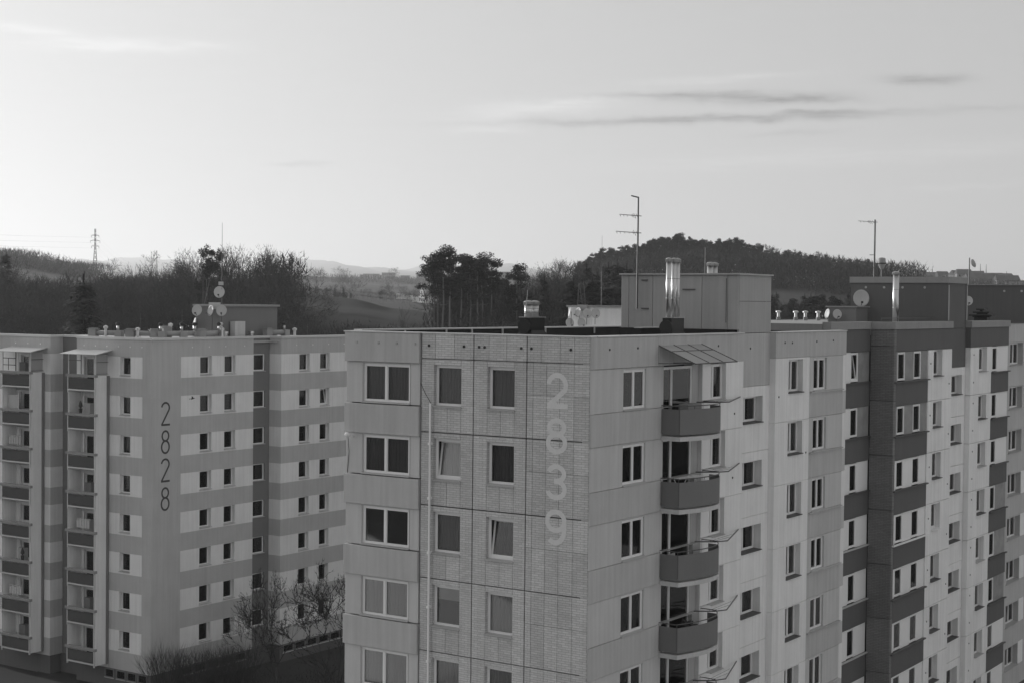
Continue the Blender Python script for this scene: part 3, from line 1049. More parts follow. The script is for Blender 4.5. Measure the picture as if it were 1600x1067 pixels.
o = vb.build('roof_ventilator', M_BLACK, None, wor(47.5, .0, 26.0), ANG)
tag(o, 'black stepped ventilator on the roof before the far dark lift house at right', 'ventilator')

# ------------------------------------------------------------------ STRIPED BLOCK 2828 on the left
SL = 2.80
lb = Block('apartment_block', 29.05, 53.2, -1.2)
tag(lb.root, 'striped pale and grey apartment block with dark number 2828 at left', 'building')
lr = lb.root
lb.box('core', 30.9, 54.6, -1.2, 55, 60.2, 23.7, M_CORE)
lb.box('core', 31.2, 60.2, -1.2, 55, 74.5, 23.7, M_CORE)
lb.box('roof', 29.3, 53.6, 23.72, 41.6, 61.0, 23.86, M_ROOFL)
lb.box('roof', 30.3, 61.0, 23.72, 41.6, 64.0, 23.86, M_ROOFL)
lb.box('roof', 29.3, 64.0, 23.72, 41.6, 75, 23.86, M_ROOFL)
lb.box('roof', 41.6, 52.9, 23.72, 56, 75, 23.86, M_ROOFL)
ZTOP = 24.05
for k in range(8):
    d = SL * k
    zl0, zl1 = 21.33 - d, 22.85 - d          # pale band
    zd0 = zl1 - SL                           # grey band below
    ws, we = 21.50 - d, 22.86 - d
    if k == 7: zd0 = .42
    tops = [(zl1, ZTOP)] if k == 0 else []
    # gable front part
    for (za, zb_) in tops + [(zd0, zl0)]:
        pnl(lb, 'F', 29.05, 53.2, 57.55, za, zb_, M_LMID, name='render_band', g=.001)
        if (za, zb_) in tops: pnl(lb, 'F', 29.05, 57.55, 61.0, za, zb_, M_LMID, name='render_band', g=.001)
    pnl(lb, 'F', 29.05, 53.2, 54.15, zl0, zl1, M_LMID, name='render_band', g=.001)
    pnl(lb, 'F', 29.05, 54.15, 57.55, zl0, zl1, M_LPALE, hole=(55.36, 56.43, ws, we - .02), name='render_band', g=.001)
    win(lb, 'F', 29.05, 55.38, 56.42, ws + .01, we - .02, .24, (), sill=.06, ft=.06)
    # loggia back wall: pale, door at the right, screen between
    pnl(lb, 'F', 29.05, 57.55, 61.0, zd0 if k == 7 else zl1 - SL, zl1, M_LPALE, hole=(59.15, 60.2, 20.6 - d, 22.7 - d), name='loggia_back', g=.002)
    win(lb, 'F', 29.05, 59.17, 60.18, 20.62 - d, 22.69 - d, .15, (), sill=0, cur=WRND.choice((0, 1, 1, 2)))
    # long side
    for (za, zb_) in tops + [(zd0, zl0)]:
        pnl(lb, 'G', 53.45, 31.85, 39.6, za, zb_, M_LMID, name='render_band', g=.001)
        pnl(lb, 'G', 52.6, 41.78, 56, za, zb_, M_LMID, name='render_band', g=.001)
        pnl(lb, 'F', 41.78, 52.6 + .36, 53.82, za, zb_, M_LMID, name='render_band', g=.001, th=.2)
        pnl(lb, 'F', 29.05, 63.86, 75, za, zb_, M_LMID, name='render_band', g=.001)
        pnl(lb, 'G', 63.86, 29.41, 30.22, za, zb_, M_LMID, name='render_band', g=.001, th=.2)
    pnl(lb, 'G', 53.45, 31.85, 35.7, zl0, zl1, M_LPALE, hole=(34.0, 35.18, ws, we - .02), name='render_band', g=.001)
    pnl(lb, 'G', 53.45, 35.7, 39.6, zl0, zl1, M_LPALE, hole=(36.5, 37.66, ws, we - .02), name='render_band', g=.001)
    win(lb, 'G', 53.45, 34.02, 35.17, ws, we - .02, .27, (), sill=.07, ft=.06)
    win(lb, 'G', 53.45, 36.52, 37.65, ws, we - .02, .27, (), sill=.07, ft=.06)
    pnl(lb, 'G', 52.6, 41.78, 45.5, zl0, zl1, M_LPALE, hole=(43.85, 45.05, ws, we - .02), name='render_band', g=.001)
    pnl(lb, 'G', 52.6, 45.5, 49.0, zl0, zl1, M_LPALE, hole=(46.3, 47.45, ws, we - .02), name='render_band', g=.001)
    pnl(lb, 'G', 52.6, 49.0, 56.0, zl0, zl1, M_LPALE, name='render_band', g=.001)
    win(lb, 'G', 52.6, 43.87, 45.04, ws, we - .02, .27, (), sill=.07, ft=.06, hopper=None)
    win(lb, 'G', 52.6, 46.32, 47.44, ws, we - .02, .27, (), sill=.07, ft=.06, hopper=0 if k == 1 else None)
    pnl(lb, 'F', 41.78, 52.6 + .36, 53.82, zl0, zl1, M_LPALE, name='render_band', g=.001, th=.2)
    # dark recessed column
    pnl(lb, 'G', 53.82, 39.6, 41.98, zl1 - SL if k < 7 else .42, zl1 if k else ZTOP, M_LDARK, hole=(39.9, 41.3, ws + .05, we), name='render_band', g=.001)
    win(lb, 'G', 53.82, 39.92, 41.28, ws + .06, we, .10, (.1,), sill=.07, ft=.06)
    # second part at far left
    pnl(lb, 'F', 29.05, 63.86, 64.6, zl0, zl1, M_LPALE, name='render_band', g=.001)
    pnl(lb, 'F', 29.05, 64.6, 75, zl0, zl1, M_LPALE, hole=(66.2, 67.2, 21.35 - d, 22.7 - d), name='render_band', g=.001)
    win(lb, 'F', 29.05, 66.22, 67.18, 21.36 - d, 22.69 - d, .15, (), sill=0)
    pnl(lb, 'G', 63.86, 29.41, 30.22, zl0, zl1, M_LPALE, name='render_band', g=.001, th=.2)
pnl(lb, 'F', 30.22, 60.9, 64.06, .42, ZTOP, M_LDARK, name='render_band', g=.001)
pnl(lb, 'G', 53.2, 29.41, 31.85, .42, ZTOP, M_LMID, name='render_band', g=.001)
lb.box('corner_return', 31.75, 53.56, .42, 31.84, 53.8, ZTOP, M_LMID)
lb.box('left_return', 29.41, 60.9, .42, 30.3, 61.0, ZTOP, M_LMID)
lb.box('second_return', 41.80, 52.61 + .35, .42, 41.9, 53.9, ZTOP, M_LMID)
# plinth with cellar windows
lb.box('plinth', 29.12, 53.27, -1.2, 31.8, 61.0, .42, M_PLINTH)
lb.box('plinth', 31.8, 53.5, -1.2, 41.78, 60, .42, M_PLINTH)
lb.box('plinth', 41.85, 52.67, -1.2, 56, 60, .42, M_PLINTH)
lb.box('plinth', 30.1, 61.0, -1.2, 56, 63.9, .42, M_PLINTH)
lb.box('plinth', 29.12, 63.9, -1.2, 56, 75, .42, M_PLINTH)
for u in (53.6, 54.7, 55.8, 57.0):
    win(lb, 'F', 29.10, u, u + .95, -.30, .36, -.03, (), sill=.03, ft=.05, cur=0, frame_mat=M_LDARK)
for base, pos in ((32.2, 53.48), (33.6, 53.48), (35.0, 53.48), (36.4, 53.48), (37.8, 53.48), (42.2, 52.65), (43.6, 52.65), (45, 52.65), (46.4, 52.65), (47.8, 52.65), (49.2, 52.65)):
    win(lb, 'G', pos, base, base + 1.2, -.25, .36, -.03, (), sill=.05, ft=.05, cur=0, frame_mat=M_LDARK)
coping(lb, [(28.98, 53.13, 29.5, 61.03), (29.5, 53.13, 31.9, 53.66), (31.9, 53.38, 39.6, 53.9), (39.6, 53.76, 41.98, 54.2), (41.71, 52.53, 42.2, 53.76),
            (42.2, 52.53, 56, 53.0), (29.5, 60.6, 30.3, 61.03), (30.15, 61.03, 30.7, 63.79), (28.98, 63.79, 29.5, 75), (29.5, 63.79, 30.7, 64.2)], ZTOP + .002, 0, .16, M_COPING)
for i, (ch, zt) in enumerate((('2', 19.71), ('8', 17.70), ('2', 15.70), ('8', 13.65))):
    numeral(ch, .86, 1.70, .14).build('number', M_DIGIT_D, lr, lb.L(29.93, 53.196, zt - 1.70))
# row of pale plugs under the roof edge
lplug = MB().tube((0, 0, 0), (0, -.02, 0), .05, .05, 8).mesh('vent_cap', M_FRAME)
for a in (33.2, 34.9, 36.6, 38.6):
    ob('vent_cap', lplug, lr, lb.L(a, 53.45, 23.5))
for a in (43.5, 45.4, 47.3, 49.2):
    ob('vent_cap', lplug, lr, lb.L(a, 52.6, 23.5))
for b in (54.2, 55.4, 56.6, 57.8, 59.0, 60.2, 65, 66.4, 67.8):
    ob('vent_cap', lplug, lr, lb.L(29.05, b, 23.55), -math.pi / 2)
# loggia stacks
def stack(b0, b1, top_frames):
    w = b1 - b0
    aF = 27.8
    for s_, bb in (('R', b0 + .05), ('L', b1 - .17)):
        lb.box('side_wall', aF + .1, bb, .7, 29.05, bb + .12, 21.45, M_LPALE)
    lb.box('shadow_gap_strip', 28.86, b0 - .06, .7, 29.04, b0 + .05, 21.45, M_LDARK)  # dark-coloured strip stands in for the shadow gap where side wall meets facade
    for k in range(8):
        d = SL * k
        f = empty('loggia')
        f.parent = lr
        f.location = lb.L(0, 0, 0)
        f.location.z -= d
        # handrail cap
        MB().box(aF - .08, b0 - .05, 21.36, aF + .16, b1 + .06, 21.54).build('cap', M_CONC, f)
        MB().box(aF, b0 + .13, 20.50, aF + .05, b1 - .17, 21.26).build('front_panel', M_LDMID, f)
        MB().box(aF - .01, b0 + .06, 20.36, aF + .1, b1 - .1, 20.455).build('bottom_rail', M_COPING, f)
        MB().box(aF + .1, b0 + .17, 20.30, 29.04, b1 - .17, 20.42).build('floor_slab', M_CONC, f)
        for bb in (b0 + .06, b1 - .16):
            MB().box(aF - .02, bb, 20.2, aF + .08, bb + .065, 21.36).build('post', M_COPING, f)
        if k < 7:
            for bb in (b0 + .10, b1 - .15):
                MB().box(aF + .03, bb, 18.74, aF + .10, bb + .06, 20.36).build('jamb', M_COPING, f)
        # screen wall across the loggia and things in it
        MB().box(28.2, b0 + w * .55, 18.6 + SL - .9, 28.24, b0 + w * .57, 20.3 + SL - .2).build('screen_post', M_COPING, f)
        q = WRND.random()
        if q < .35:
            MB().box(28.22, b0 + w * .58, 20.45, 28.25, b1 - .2 - w * .2 * WRND.random(), 21.9 + .8 * WRND.random()).build('screen', M_LMID if q < .2 else M_CURT_L, f)
        elif q < .6:
            MB().box(28.5, b0 + w * (.3 + .3 * q), 20.42, 28.9, b0 + w * (.5 + .3 * q), 21.7 + q).build('cupboard', M_LDARK if q < .5 else M_SILL, f)
    # top canopy on posts
    c = empty('loggia_canopy')
    c.parent = lr
    c.location = lb.L(0, 0, 0)
    MB().hull([(27.15, b0 - .75, 22.98), (29.05, b0 - .30, 23.24), (29.05, b1 + .30, 23.24), (27.15, b1 + .0, 22.98)],
              [(27.15, b0 - .75, 23.02), (29.05, b0 - .30, 23.30), (29.05, b1 + .30, 23.30), (27.15, b1 + .0, 23.02)]).build('roof_sheet', M_COPING, c)
    fr = MB()
    for bb in (b0 + .02, b0 + .14, b1 - .2):
        fr.box(aF, bb, 21.54, aF + .06, bb + .06, 23.05)
    fr.build('post', M_COPING, c)
    bm = b0 + w * .5
    gmat = M_BLACK if top_frames else M_MAST
    gr = MB().box(aF + .01, bm, 21.56, aF + .05, bm + .06, 23.03)
    for z in ((21.95, 22.45) if top_frames else (22.5,)):
        gr.box(aF + .012, bm + .06, z, aF + .04, b1 - .2, z + .05)
    if top_frames: gr.box(aF + .014, (bm + b1) / 2, 21.6, aF + .038, (bm + b1) / 2 + .05, 22.49)
    gr.build('grille', gmat, c)
    for z in (21.56, 22.4):
        MB().box(aF, b0 + .03, z, 29.0, b0 + .06, z + .04).build('rail', gmat, c)
    MB().box(aF + .1, b0 + .07, 21.6, 28.95, b0 + .085, 22.95).build('pane', M_AWN, c)


stack(57.55, 60.6, False)
stack(64.55, 67.9, True)
lrnd = random.Random(3)
for (b0, k, kind) in ((59.3, 1, 'p'), (59.0, 4, 'l'), (66.5, 2, 'l'), (65.6, 5, 'p'), (66.4, 6, 'l')):
    d = SL * k
    if kind == 'l':
        m = MB()
        for i in range(5):
            x = b0 - .6 + i * .28
            m.box(28.0, x, 20.5 + 1.2, 28.03, x + .22, 20.5 + 1.75 + .1 * (i % 2))
        m.box(27.98, b0 - .7, 22.33, 28.05, b0 + .8, 22.36)
        o = m.build('laundry', M_CURT_L, None, wor(0, 0, -d), ANG)
        o.location = wor(0, 0, -d)
        tag(o, 'row of washing hung in the %s loggia of the striped block' % ('right stack\'s fifth' if k == 4 else ('left stack\'s third' if k == 2 else 'left stack\'s seventh')), 'washing')
    else:
        m = MB().lathe([(.10, 0), (.14, .3), (.12, .34)], (0, 0, 0), 10)
        m.lathe([(.02, .34), (.16, .5), (.10, .75), (.02, .9)], (0, 0, 0), 8)
        o = m.build('potted_plant', M_BLACK, None, wor(27.95, b0, 21.541 - d))
        lab = {(59.3, 1): 'dark potted plant on the handrail of the second loggia of the right stack',
               (66.0, 3): 'dark potted plant on the handrail of the fourth loggia of the left stack',
               (65.6, 5): 'dark potted plant on the handrail of the sixth loggia of the left stack',
               (58.9, 6): 'dark potted plant on the handrail of the seventh loggia of the right stack',
               (65.9, 7): 'dark potted plant on the handrail of the lowest loggia of the left stack'}[(b0, k)]
        tag(o, lab, 'plant')

# roof hut on the striped block
hut = Block('roof_hut', 38.0, 55.4, 23.86)
tag(hut.root, 'dark flat roofed lift hut on the striped block behind the dishes', 'roof hut')
hut.box('wall', 38.0, 55.4, 23.86, 44.35, 58.0, 26.42, M_LDARK)
hut.box('flat_roof', 37.85, 55.25, 26.421, 44.5, 58.15, 26.58, M_CONC)
hut.box('sign_box', 37.7, 55.2, 26.2, 37.84, 56.3, 26.72, M_DISH)

# ------------------------------------------------------------------ HIDDEN REAR BLOCK with its pale hut (only hut and roof edge show)
rb = Block('apartment_block', 66, 49, -1)
tag(rb.root, 'low set apartment block hidden behind the nearest one, only its rooftop in view', 'building')
rb.box('wall', 66, 49, -1, 112, 62, 24.2, M_LPALE)
rb.box('coping', 65.95, 48.95, 24.201, 112.05, 62.05, 24.34, M_COPING)
rbw = MB().box(-.7, -.04, 0, .7, 0, 1.45).mesh('window', M_CORE)
for k in range(8):
    for i in range(12):
        ob('window', rbw, rb.root, rb.L(68 + 3.7 * i, 48.998, 21.6 - SL * k))
    for i in range(3):
        ob('window', rbw, rb.root, rb.L(65.998, 51.5 + 4.0 * i, 21.6 - SL * k), -math.pi / 2)
h2 = Block('roof_hut', 85, 54.0, 24.34)
tag(h2.root, 'pale flat roofed hut with dishes in front, seen over the nearest roof', 'roof hut')
h2.box('wall', 84.6, 50.6, 24.34, 98, 53.3, 26.55, M_LPALE)
h2.box('flat_roof', 84.45, 50.45, 26.551, 98.1, 53.42, 26.72, M_CONC)
h2.box('sign_box', 84.2, 50.9, 26.2, 84.44, 52.0, 26.78, M_CONC)


# ------------------------------------------------------------------ dishes, masts, flues
def dish(loc, dia, facing, label, pole=.6, mat=None, logo=False):
    "offset dish on a short pole; facing = compass angle of the bowl in the ground plane (from +X), tilted up"
    r = empty('satellite_dish', loc, facing)
    m = MB()
    rr = dia / 2
    n = 20
    rings = [(0, 0), (.5, .025), (.85, .075), (1.0, .11)]
    i0 = len(m.v)
    for q, dz in rings:
        for k in range(n):
            t = 2 * math.pi * k / n
            m.v.append((dz * dia * .9, rr * q * math.cos(t), rr * 1.1 * q * math.sin(t)))
    for j in range(len(rings) - 1):
        for k in range(n):
            l = (k + 1) % n
            m.f.append((j * n + k, j * n + l, (j + 1) * n + l, (j + 1) * n + k))
    nb = len(m.v)
    for q, dz in rings:
        for k in range(n):
            t = 2 * math.pi * k / n
            m.v.append((dz * dia * .9 - .03, rr * q * math.cos(t), rr * 1.1 * q * math.sin(t)))
    for j in range(len(rings) - 1):
        for k in range(n):
            l = (k + 1) % n
            m.f.append((nb + j * n + k, nb + (j + 1) * n + k, nb + (j + 1) * n + l, nb + j * n + l))
    j = len(rings) - 1
    for k in range(n):
        l = (k + 1) % n
        m.f.append((j * n + k, j * n + l, nb + j * n + l, nb + j * n + k))
    b = m.build('bowl', mat or M_DISH, r, (0, 0, 0), 0, True)
    b.rotation_euler = (0, -R(12), 0)
    a = MB().tube((0, 0, -rr), (rr * 1.1, 0, -rr * .5), .02, .02, 5).box(rr * 1.05, -.06, -rr * .62, rr * 1.25, .06, -rr * .35)
    a.build('receiver_arm', M_BLACK, r)
    if pole:
        MB().tube((-.1, 0, -pole - rr * .2), (-.1, 0, .1), .03, .03, 6).build('pole', M_MAST, r)
    tag(r, label, 'dish')
    return r


VIEW = math.atan2(-1, 0)
# on the striped block's hut (positions in block coordinates)
dish(wor(37.5, 57.30, 26.1), .80, ANG + R(180) + R(25), 'grey dish at the left end of the striped block roof hut, on its upper row', 1.6)
dish(wor(37.4, 55.75, 26.1), .74, ANG + R(180) + R(-12), 'narrow grey dish on the thin pole before the dark roof hut', 2.0)
dish(wor(37.5, 54.77, 26.12), .80, ANG + R(180) + R(42), 'grey dish with a dark mark, right one of the hut row', 1.8)
dish(wor(37.5, 57.52, 25.1), .80, ANG + R(180) + R(-35), 'bright dish seen almost edge on, lowest left of the dark hut', .9)
dish(wor(38.3, 55.78, 27.5), .82, ANG + R(180) + R(35), 'single dish high on the mast above the dark roof hut', 0)
mast = empty('antenna_mast', wor(38.45, 55.66, 26.58))
MB().tube((0, 0, 0), (0, 0, 3.5), .05, .05, 6).tube((0, 0, 3.5), (0, 0, 6.2), .025, .012, 5).build('pole', M_MAST, mast)
MB().box(-.25, -.1, 1.45, .1, .1, 1.72).build('antenna_box', M_DISH, mast)
tag(mast, 'tall thin whip mast on the dark roof hut, small white box on it', 'mast')
o = MB().path([(0, 0, 0), (0, 0, 1.8)], .014, 5).path([(.1, 0, 0), (.45, .2, 1.8)], .014, 5).build('antenna', M_MAST, None, wor(38.1, 57.3, 26.58))
tag(o, 'pair of thin rods leaning on the left end of the dark roof hut', 'antenna')
# on the pale hut behind
for i, (a, b, z, f, lab) in enumerate((
        (84.0, 52.70, 25.98, -50, 'bright dish seen edge on, left end of the pale hut row'),
        (84.0, 51.73, 26.02, -20, 'second dish from the left in the pale hut row'),
        (84.0, 50.77, 25.93, 40, 'third dish from the left in the pale hut row'),
        (84.0, 49.80, 25.95, 45, 'rightmost dish of the pale hut row'),
        (84.0, 52.76, 24.97, 60, 'lower left dish half hidden by the near roof edge'),
        (84.0, 51.42, 24.98, 60, 'lower right dish half hidden by the near roof edge'))):
    dish(wor(a, b, z), .90, ANG + R(180) + R(f), lab, 1.0)
m2 = MB().tube((0, 0, 0), (0, 0, 3.4), .05, .04, 6).tube((0, 0, 3.4), (0, 0, 7.0), .02, .01, 5)
m2.box(-.05, -.12, 2.0, .2, .12, 2.3)
o = m2.build('antenna_mast', M_MAST, None, wor(87.5, 51.2, 26.72))
tag(o, 'thin dark mast on the pale roof hut behind the nearest roof', 'mast')
m3 = MB().tube((0, 0, 0), (.1, .1, 2.2), .03, .03, 5).tube((.5, .2, 0), (.15, .1, 2.2), .03, .03, 5).tube((.8, .4, 0), (.6, .4, 2.3), .03, .03, 5)
o = m3.build('antenna', M_MAST, None, wor(84.9, 52.4, 26.72))
tag(o, 'small lattice of thin rods at the left end of the pale roof hut', 'antenna')


def flue_cap(m, x, y, z, r):
    m.lathe([(r * 1.03, 0), (r * 1.18, .03), (r * 1.22, .11), (r * 1.08, .15), (r * .5, .18), (.01, .19)], (x, y, z), 16)
    for k in range(10):
        t = 2 * math.pi * k / 10
        m.tube((x + r * 1.2 * math.cos(t), y + r * 1.2 * math.sin(t), z + .0), (x + r * 1.28 * math.cos(t), y + r * 1.28 * math.sin(t), z + .13), .02, .02, 4)


def flues(name, label, a0, b0, zr, zbase, ztop, xs, r, w, dep, fan=True):
    root = empty(name, wor(a0, b0, zr), ANG)
    MB().hull([(-.25, -.25, 0), (w + .25, -.25, 0), (w + .25, dep + .25, 0), (-.25, dep + .25, 0)],
              [(0, 0, .45), (w, 0, .45), (w, dep, .45), (0, dep, .45)]).box(0, 0, .4, w, dep, zbase - zr).build('base_box', M_BLACK, root)
    MB().box(-.04, -.04, zbase - zr, w + .04, dep + .04, zbase - zr + .03).build('base_lid', M_ZINC, root)
    if fan:
        MB().tube((-.02, dep * .5, (zbase - zr) * .62), (-.12, dep * .5, (zbase - zr) * .62), .3, .3, 18).build('fan_housing', M_BLACK, root)
    for (x, y) in xs:
        MB().tube((x, y, zbase - zr), (x, y, ztop - zr), r, r, 20).build('flue_pipe', M_STEEL, root, smooth=True)
        c = MB()
        flue_cap(c, x, y, ztop - zr, r)
        c.build('cap', M_ZINC, root)
        j = MB()
        for zz in (.35, .7):
            zq = zbase - zr + (ztop - zbase) * zz
            j.lathe([(r * 1.03, 0), (r * 1.03, .03)], (x, y, zq), 16)
        j.build('joint_band', M_ZINC, root)
    tag(root, label, 'chimney')
    return root


flues('flue_stack', 'tall bright steel flue pipes on a black box before the lift house', 8.72, 1.35, 25.38, 26.40, 28.70,
      ((.17, .25), (.56, .22), (.95, .26)), .106, 1.1, .42)
flues('flue_stack', 'short capped steel flues on a black box at the middle of the near roof', 5.55, 6.15, 25.38, 26.36, 26.88,
      ((.25, .3), (.78, .34)), .17, 1.02, .55)
MB_ = MB().tube((0, 0, 0), (.08, 0, 1.1), .02, .012, 5)
o = MB_.build('lightning_rod', M_SILL, None, wor(5.5, 6.4, 26.39))
tag(o, 'short pale lightning rod beside the low capped flues', 'rod')
r_ = flues('flue_stack', 'steel flues showing just over the lift house roof, rod beside them', 17.0, 3.6, 25.38, 26.3, 28.75,
           ((.25, .3), (.68, .3)), .15, .95, .6, False)
o = MB().tube((0, 0, 0), (0, 0, 1.3), .018, .012, 5).build('lightning_rod', M_SILL, None, wor(16.9, 4.0, 28.3))
tag(o, 'short thin rod beside the flues behind the lift house', 'rod')
flues('flue_stack', 'single bright steel flue before the dark lift house at right', 35.6, 1.5, 25.55, 25.9, 28.72,
      ((.3, .3),), .17, .6, .6, False)


def yagi(root, z, boom, ang_, elems, name='aerial'):
    m = MB()
    dx, dy = math.cos(ang_), math.sin(ang_)
    m.tube((dx * -.15, dy * -.15, z), (dx * boom, dy * boom, z + .06), .018, .014, 5)
    for t, h in elems:
        m.tube((dx * t - dy * h, dy * t + dx * h, z - h * .5), (dx * t + dy * h, dy * t - dx * h, z + h * .5), .012, .012, 4)
    m.build(name, M_MAST, root)


am = empty('antenna_mast', wor(12.55, 5.12, 26.75))
MB().tube((0, 0, 0), (0, 0, 4.95), .045, .035, 8).build('pole', M_MAST, am)
LEFT = math.pi + .15
yagi(am, 4.1, .85, LEFT, [(.05, .22), (.15, .25), (.22, .18), (.28, .12), (.5, .06), (.65, .06), (.8, .06)])
yagi(am, 3.35, 1.0, LEFT, [(.05, .2), (.15, .26), (.22, .12), (.4, .06), (.6, .06), (.8, .06), (.95, .06)])
MB().tube((0, 0, 4.92), (-.32, .03, 5.0), .03, .03, 6).build('top_arm', M_MAST, am)
tag(am, 'tall antenna mast with two horizontal aerials in front of the near lift house', 'mast')
am2 = empty('antenna_mast', wor(41.5, 5.2, 28.66))
MB().tube((0, 0, 0), (0, 0, 3.45), .055, .05, 8).build('pole', M_MAST, am2)
yagi(am2, 3.3, 1.05, LEFT, [(.1, .2), (.25, .25), (.35, .22), (.42, .12), (.7, .06), (.9, .06)])
for z, s in ((1.35, -1), (.85, 1), (.6, -1)):
    MB().tube((0, 0, z), (.3 * s, 0, z), .02, .02, 5).build('step_rung', M_MAST, am2)
tag(am2, 'antenna mast with one aerial pointing left on the dark lift house', 'mast')
sr = empty('siren', wor(42.2, 5.0, 28.66))
MB().tube((0, 0, 0), (0, 0, .7), .05, .05, 6).build('pole', M_MAST, sr)
MB().lathe([(.08, .50), (.14, .6), (.23, .82), (.22, 1.15), (.16, 1.2), (.02, 1.22)], (0, 0, 0), 14).build('horn', M_DUCT, sr)
MB().lathe([(.28, .84), (.28, .89)], (0, 0, 0), 14).build('rim', M_BLACK, sr)
tag(sr, 'grey drum shaped siren on a short pole right of the right mast', 'siren')
dish(wor(38.55, 4.85, 27.4), .92, ANG + R(180) + R(28), 'large dish fixed to the dark lift house wall at right', 0)
dp = empty('satellite_dish', wor(62.5, 6.15, 28.56))
MB().tube((0, 0, -1.5), (0, 0, 1.9), .05, .04, 6).build('pole', M_MAST, dp)
bw = MB().lathe([(.02, 0), (.2, .05), (.32, .16), (.30, .18)], (0, 0, 0), 16).build('bowl', M_DUCT, dp, (.12, -.1, 1.45), 0, True)
bw.rotation_euler = (0, R(70), R(-40))
tag(dp, 'dish on its own pole above the far right lift house, against the sky', 'dish')
dish(wor(49.3, 2.0, 27.35), .55, ANG + R(180) + R(30), 'half hidden dish right of the dark lift house', .8)
# low hut, two dishes and vents on the dark-banded roof
h3 = Block('roof_hut', 33, 7.5, 25.55)
tag(h3.root, 'low dark roof hatch behind two dishes on the dark banded block', 'roof hut')
h3.box('wall', 36.4, 4.3, 26.04, 38.2, 6.0, 26.88, M_LDARK)
h3.box('flat_roof', 36.3, 4.2, 26.881, 38.3, 6.1, 26.95, M_CONC)
dish(wor(36.0, 5.83, 26.50), .52, ANG + R(180) + R(-40), 'bright dish left of a grey one on the dark banded roof', .5)
dish(wor(36.0, 5.27, 26.48), .52, ANG + R(180) + R(40), 'grey dish right of the bright one on the dark banded roof', .5)
for i, (px, lab) in enumerate(((1216, 'leftmost'), (1243, 'second'), (1258, 'third'), (1278, 'fourth'), (1326, 'rightmost'))):
    Dp = 97.0
    p = polar(px, Dp)
    v = MB().lathe([(.09, 0), (.09, .26), (.17, .28), (.17, .36), (.03, .40)], (0, 0, 0), 10)
    o = v.build('roof_vent', M_STEEL, None, (p.x, p.y, 26.24))
    MB().box(-.12, -.12, -.2, .12, .12, 0).build('base', M_CONC, o)
    tag(o, '%s small bright vent pipe in the row on the dark banded roof' % lab, 'vent', 'small vent pipes on the dark banded roof')

# ventilation plant on the striped block's roof: boxes, pipes, cowls
def vent_unit(a, b, ln, turn, label, n_cowl=1, tall=0):
    r = empty('ventilation_unit', wor(a, b, 23.86), ANG + turn)
    MB().hull([(-.5, -.4, 0), (.5, -.4, 0), (.5, .4, 0), (-.5, .4, 0)], [(-.36, -.32, .45), (.36, -.32, .45), (.36, .32, .45), (-.36, .32, .45)]).build('plinth', M_ROOFL, r)
    MB().box(-.36, -.32, .45, .36, .32, 1.05 + tall).build('housing', M_DUCT, r)
    MB().box(-.45, -.40, 1.051 + tall, .45, .40, 1.10 + tall).box(-.3, -.3, 1.12 + tall, .3, .3, 1.2 + tall).build('lid', M_CONC, r)
    MB().tube((.36, 0, .75), (ln, 0, .75), .24, .24, 12).build('duct', M_DUCT, r, smooth=True)
    MB().box(ln, -.34, .1, ln + .6, .34, 1.0).build('end_box', M_DUCT, r)
    for c in range(n_cowl):
        x = ln + .15 + .3 * c
        k = MB().tube((x, 0, 1.0), (x, 0, 1.45), .12, .12, 10).build('cowl_pipe', M_STEEL, r, smooth=True)
        MB().lathe([(.05, 0), (.2, .05), (.22, .2), (.12, .32), (.01, .34)], (x, .05, 1.45), 12).build('cowl', M_BLACK if c == 0 else M_STEEL, r)
    r.scale = (.88, .72, .78)
    tag(r, label, 'ventilation unit', 'ventilation units on the striped block roof')
    return r


vent_unit(29.9, 60.2, 2.2, -R(75), 'ventilation box and duct at the far left of the striped roof')
vent_unit(30.7, 57.2, 2.4, -R(60), 'ventilation box and duct second from the left on the striped roof')
vent_unit(31.6, 55.7, 2.1, -R(35), 'ventilation box and duct above the number 2828')
vent_unit(32.6, 55.5, 2.4, -R(20), 'ventilation box and duct with stacked lids right of the number', 1, .25)
vent_unit(35.0, 54.4, 2.2, R(5), 'ventilation box and duct before the left end of the dark hut', 2)
vent_unit(42.4, 54.6, 2.0, R(0), 'ventilation box and duct before the right end of the dark hut')
for (a, b, h_, lab) in ((30.0, 59.0, .9, 'bright capped pipe between the two leftmost ventilation boxes on the striped roof'), (30.6, 56.3, .8, 'bright capped pipe right of the second ventilation box on the striped roof'),
                        (33.9, 56.4, 1.1, 'tallest bright capped pipe behind the ventilation boxes of the striped roof'), (37.0, 54.2, .8, 'bright capped pipe under the dish pole on the striped roof'),
                        (45.3, 54.4, .7, 'bright capped pipe at the right end of the striped roof')):
    o = MB().lathe([(.10, 0), (.10, h_), (.17, h_ + .02), (.18, h_ + .16), (.03, h_ + .24)], (0, 0, 0), 10).build('roof_vent', M_STEEL, None, wor(a, b, 23.86))
    tag(o, lab, 'vent')
for (a, b, h_, lab) in ((32.6, 58.2, 2.0, 'thin upright rod between the ventilation boxes of the striped roof'), (36.9, 58.3, 2.3, 'thin upright rod just left of the dark hut'), (47.5, 55.0, 1.2, 'thin upright rod near the right end of the striped roof')):
    o = MB().tube((0, 0, 0), (0, 0, h_), .016, .012, 5).tube((-.2, 0, h_ * .8), (.2, 0, h_ * .8), .012, .012, 4).build('antenna', M_MAST, None, wor(a, b, 23.86), ANG + .5)
    tag(o, lab, 'antenna')
o = MB().box(0, 0, 0, 1.1, .5, 1.45).build('vent_shaft', M_MIDL, None, wor(38.9, 54.7, 23.86), ANG)
tag(o, 'plain pale upright shaft on the striped roof in front of the dark hut', 'shaft')
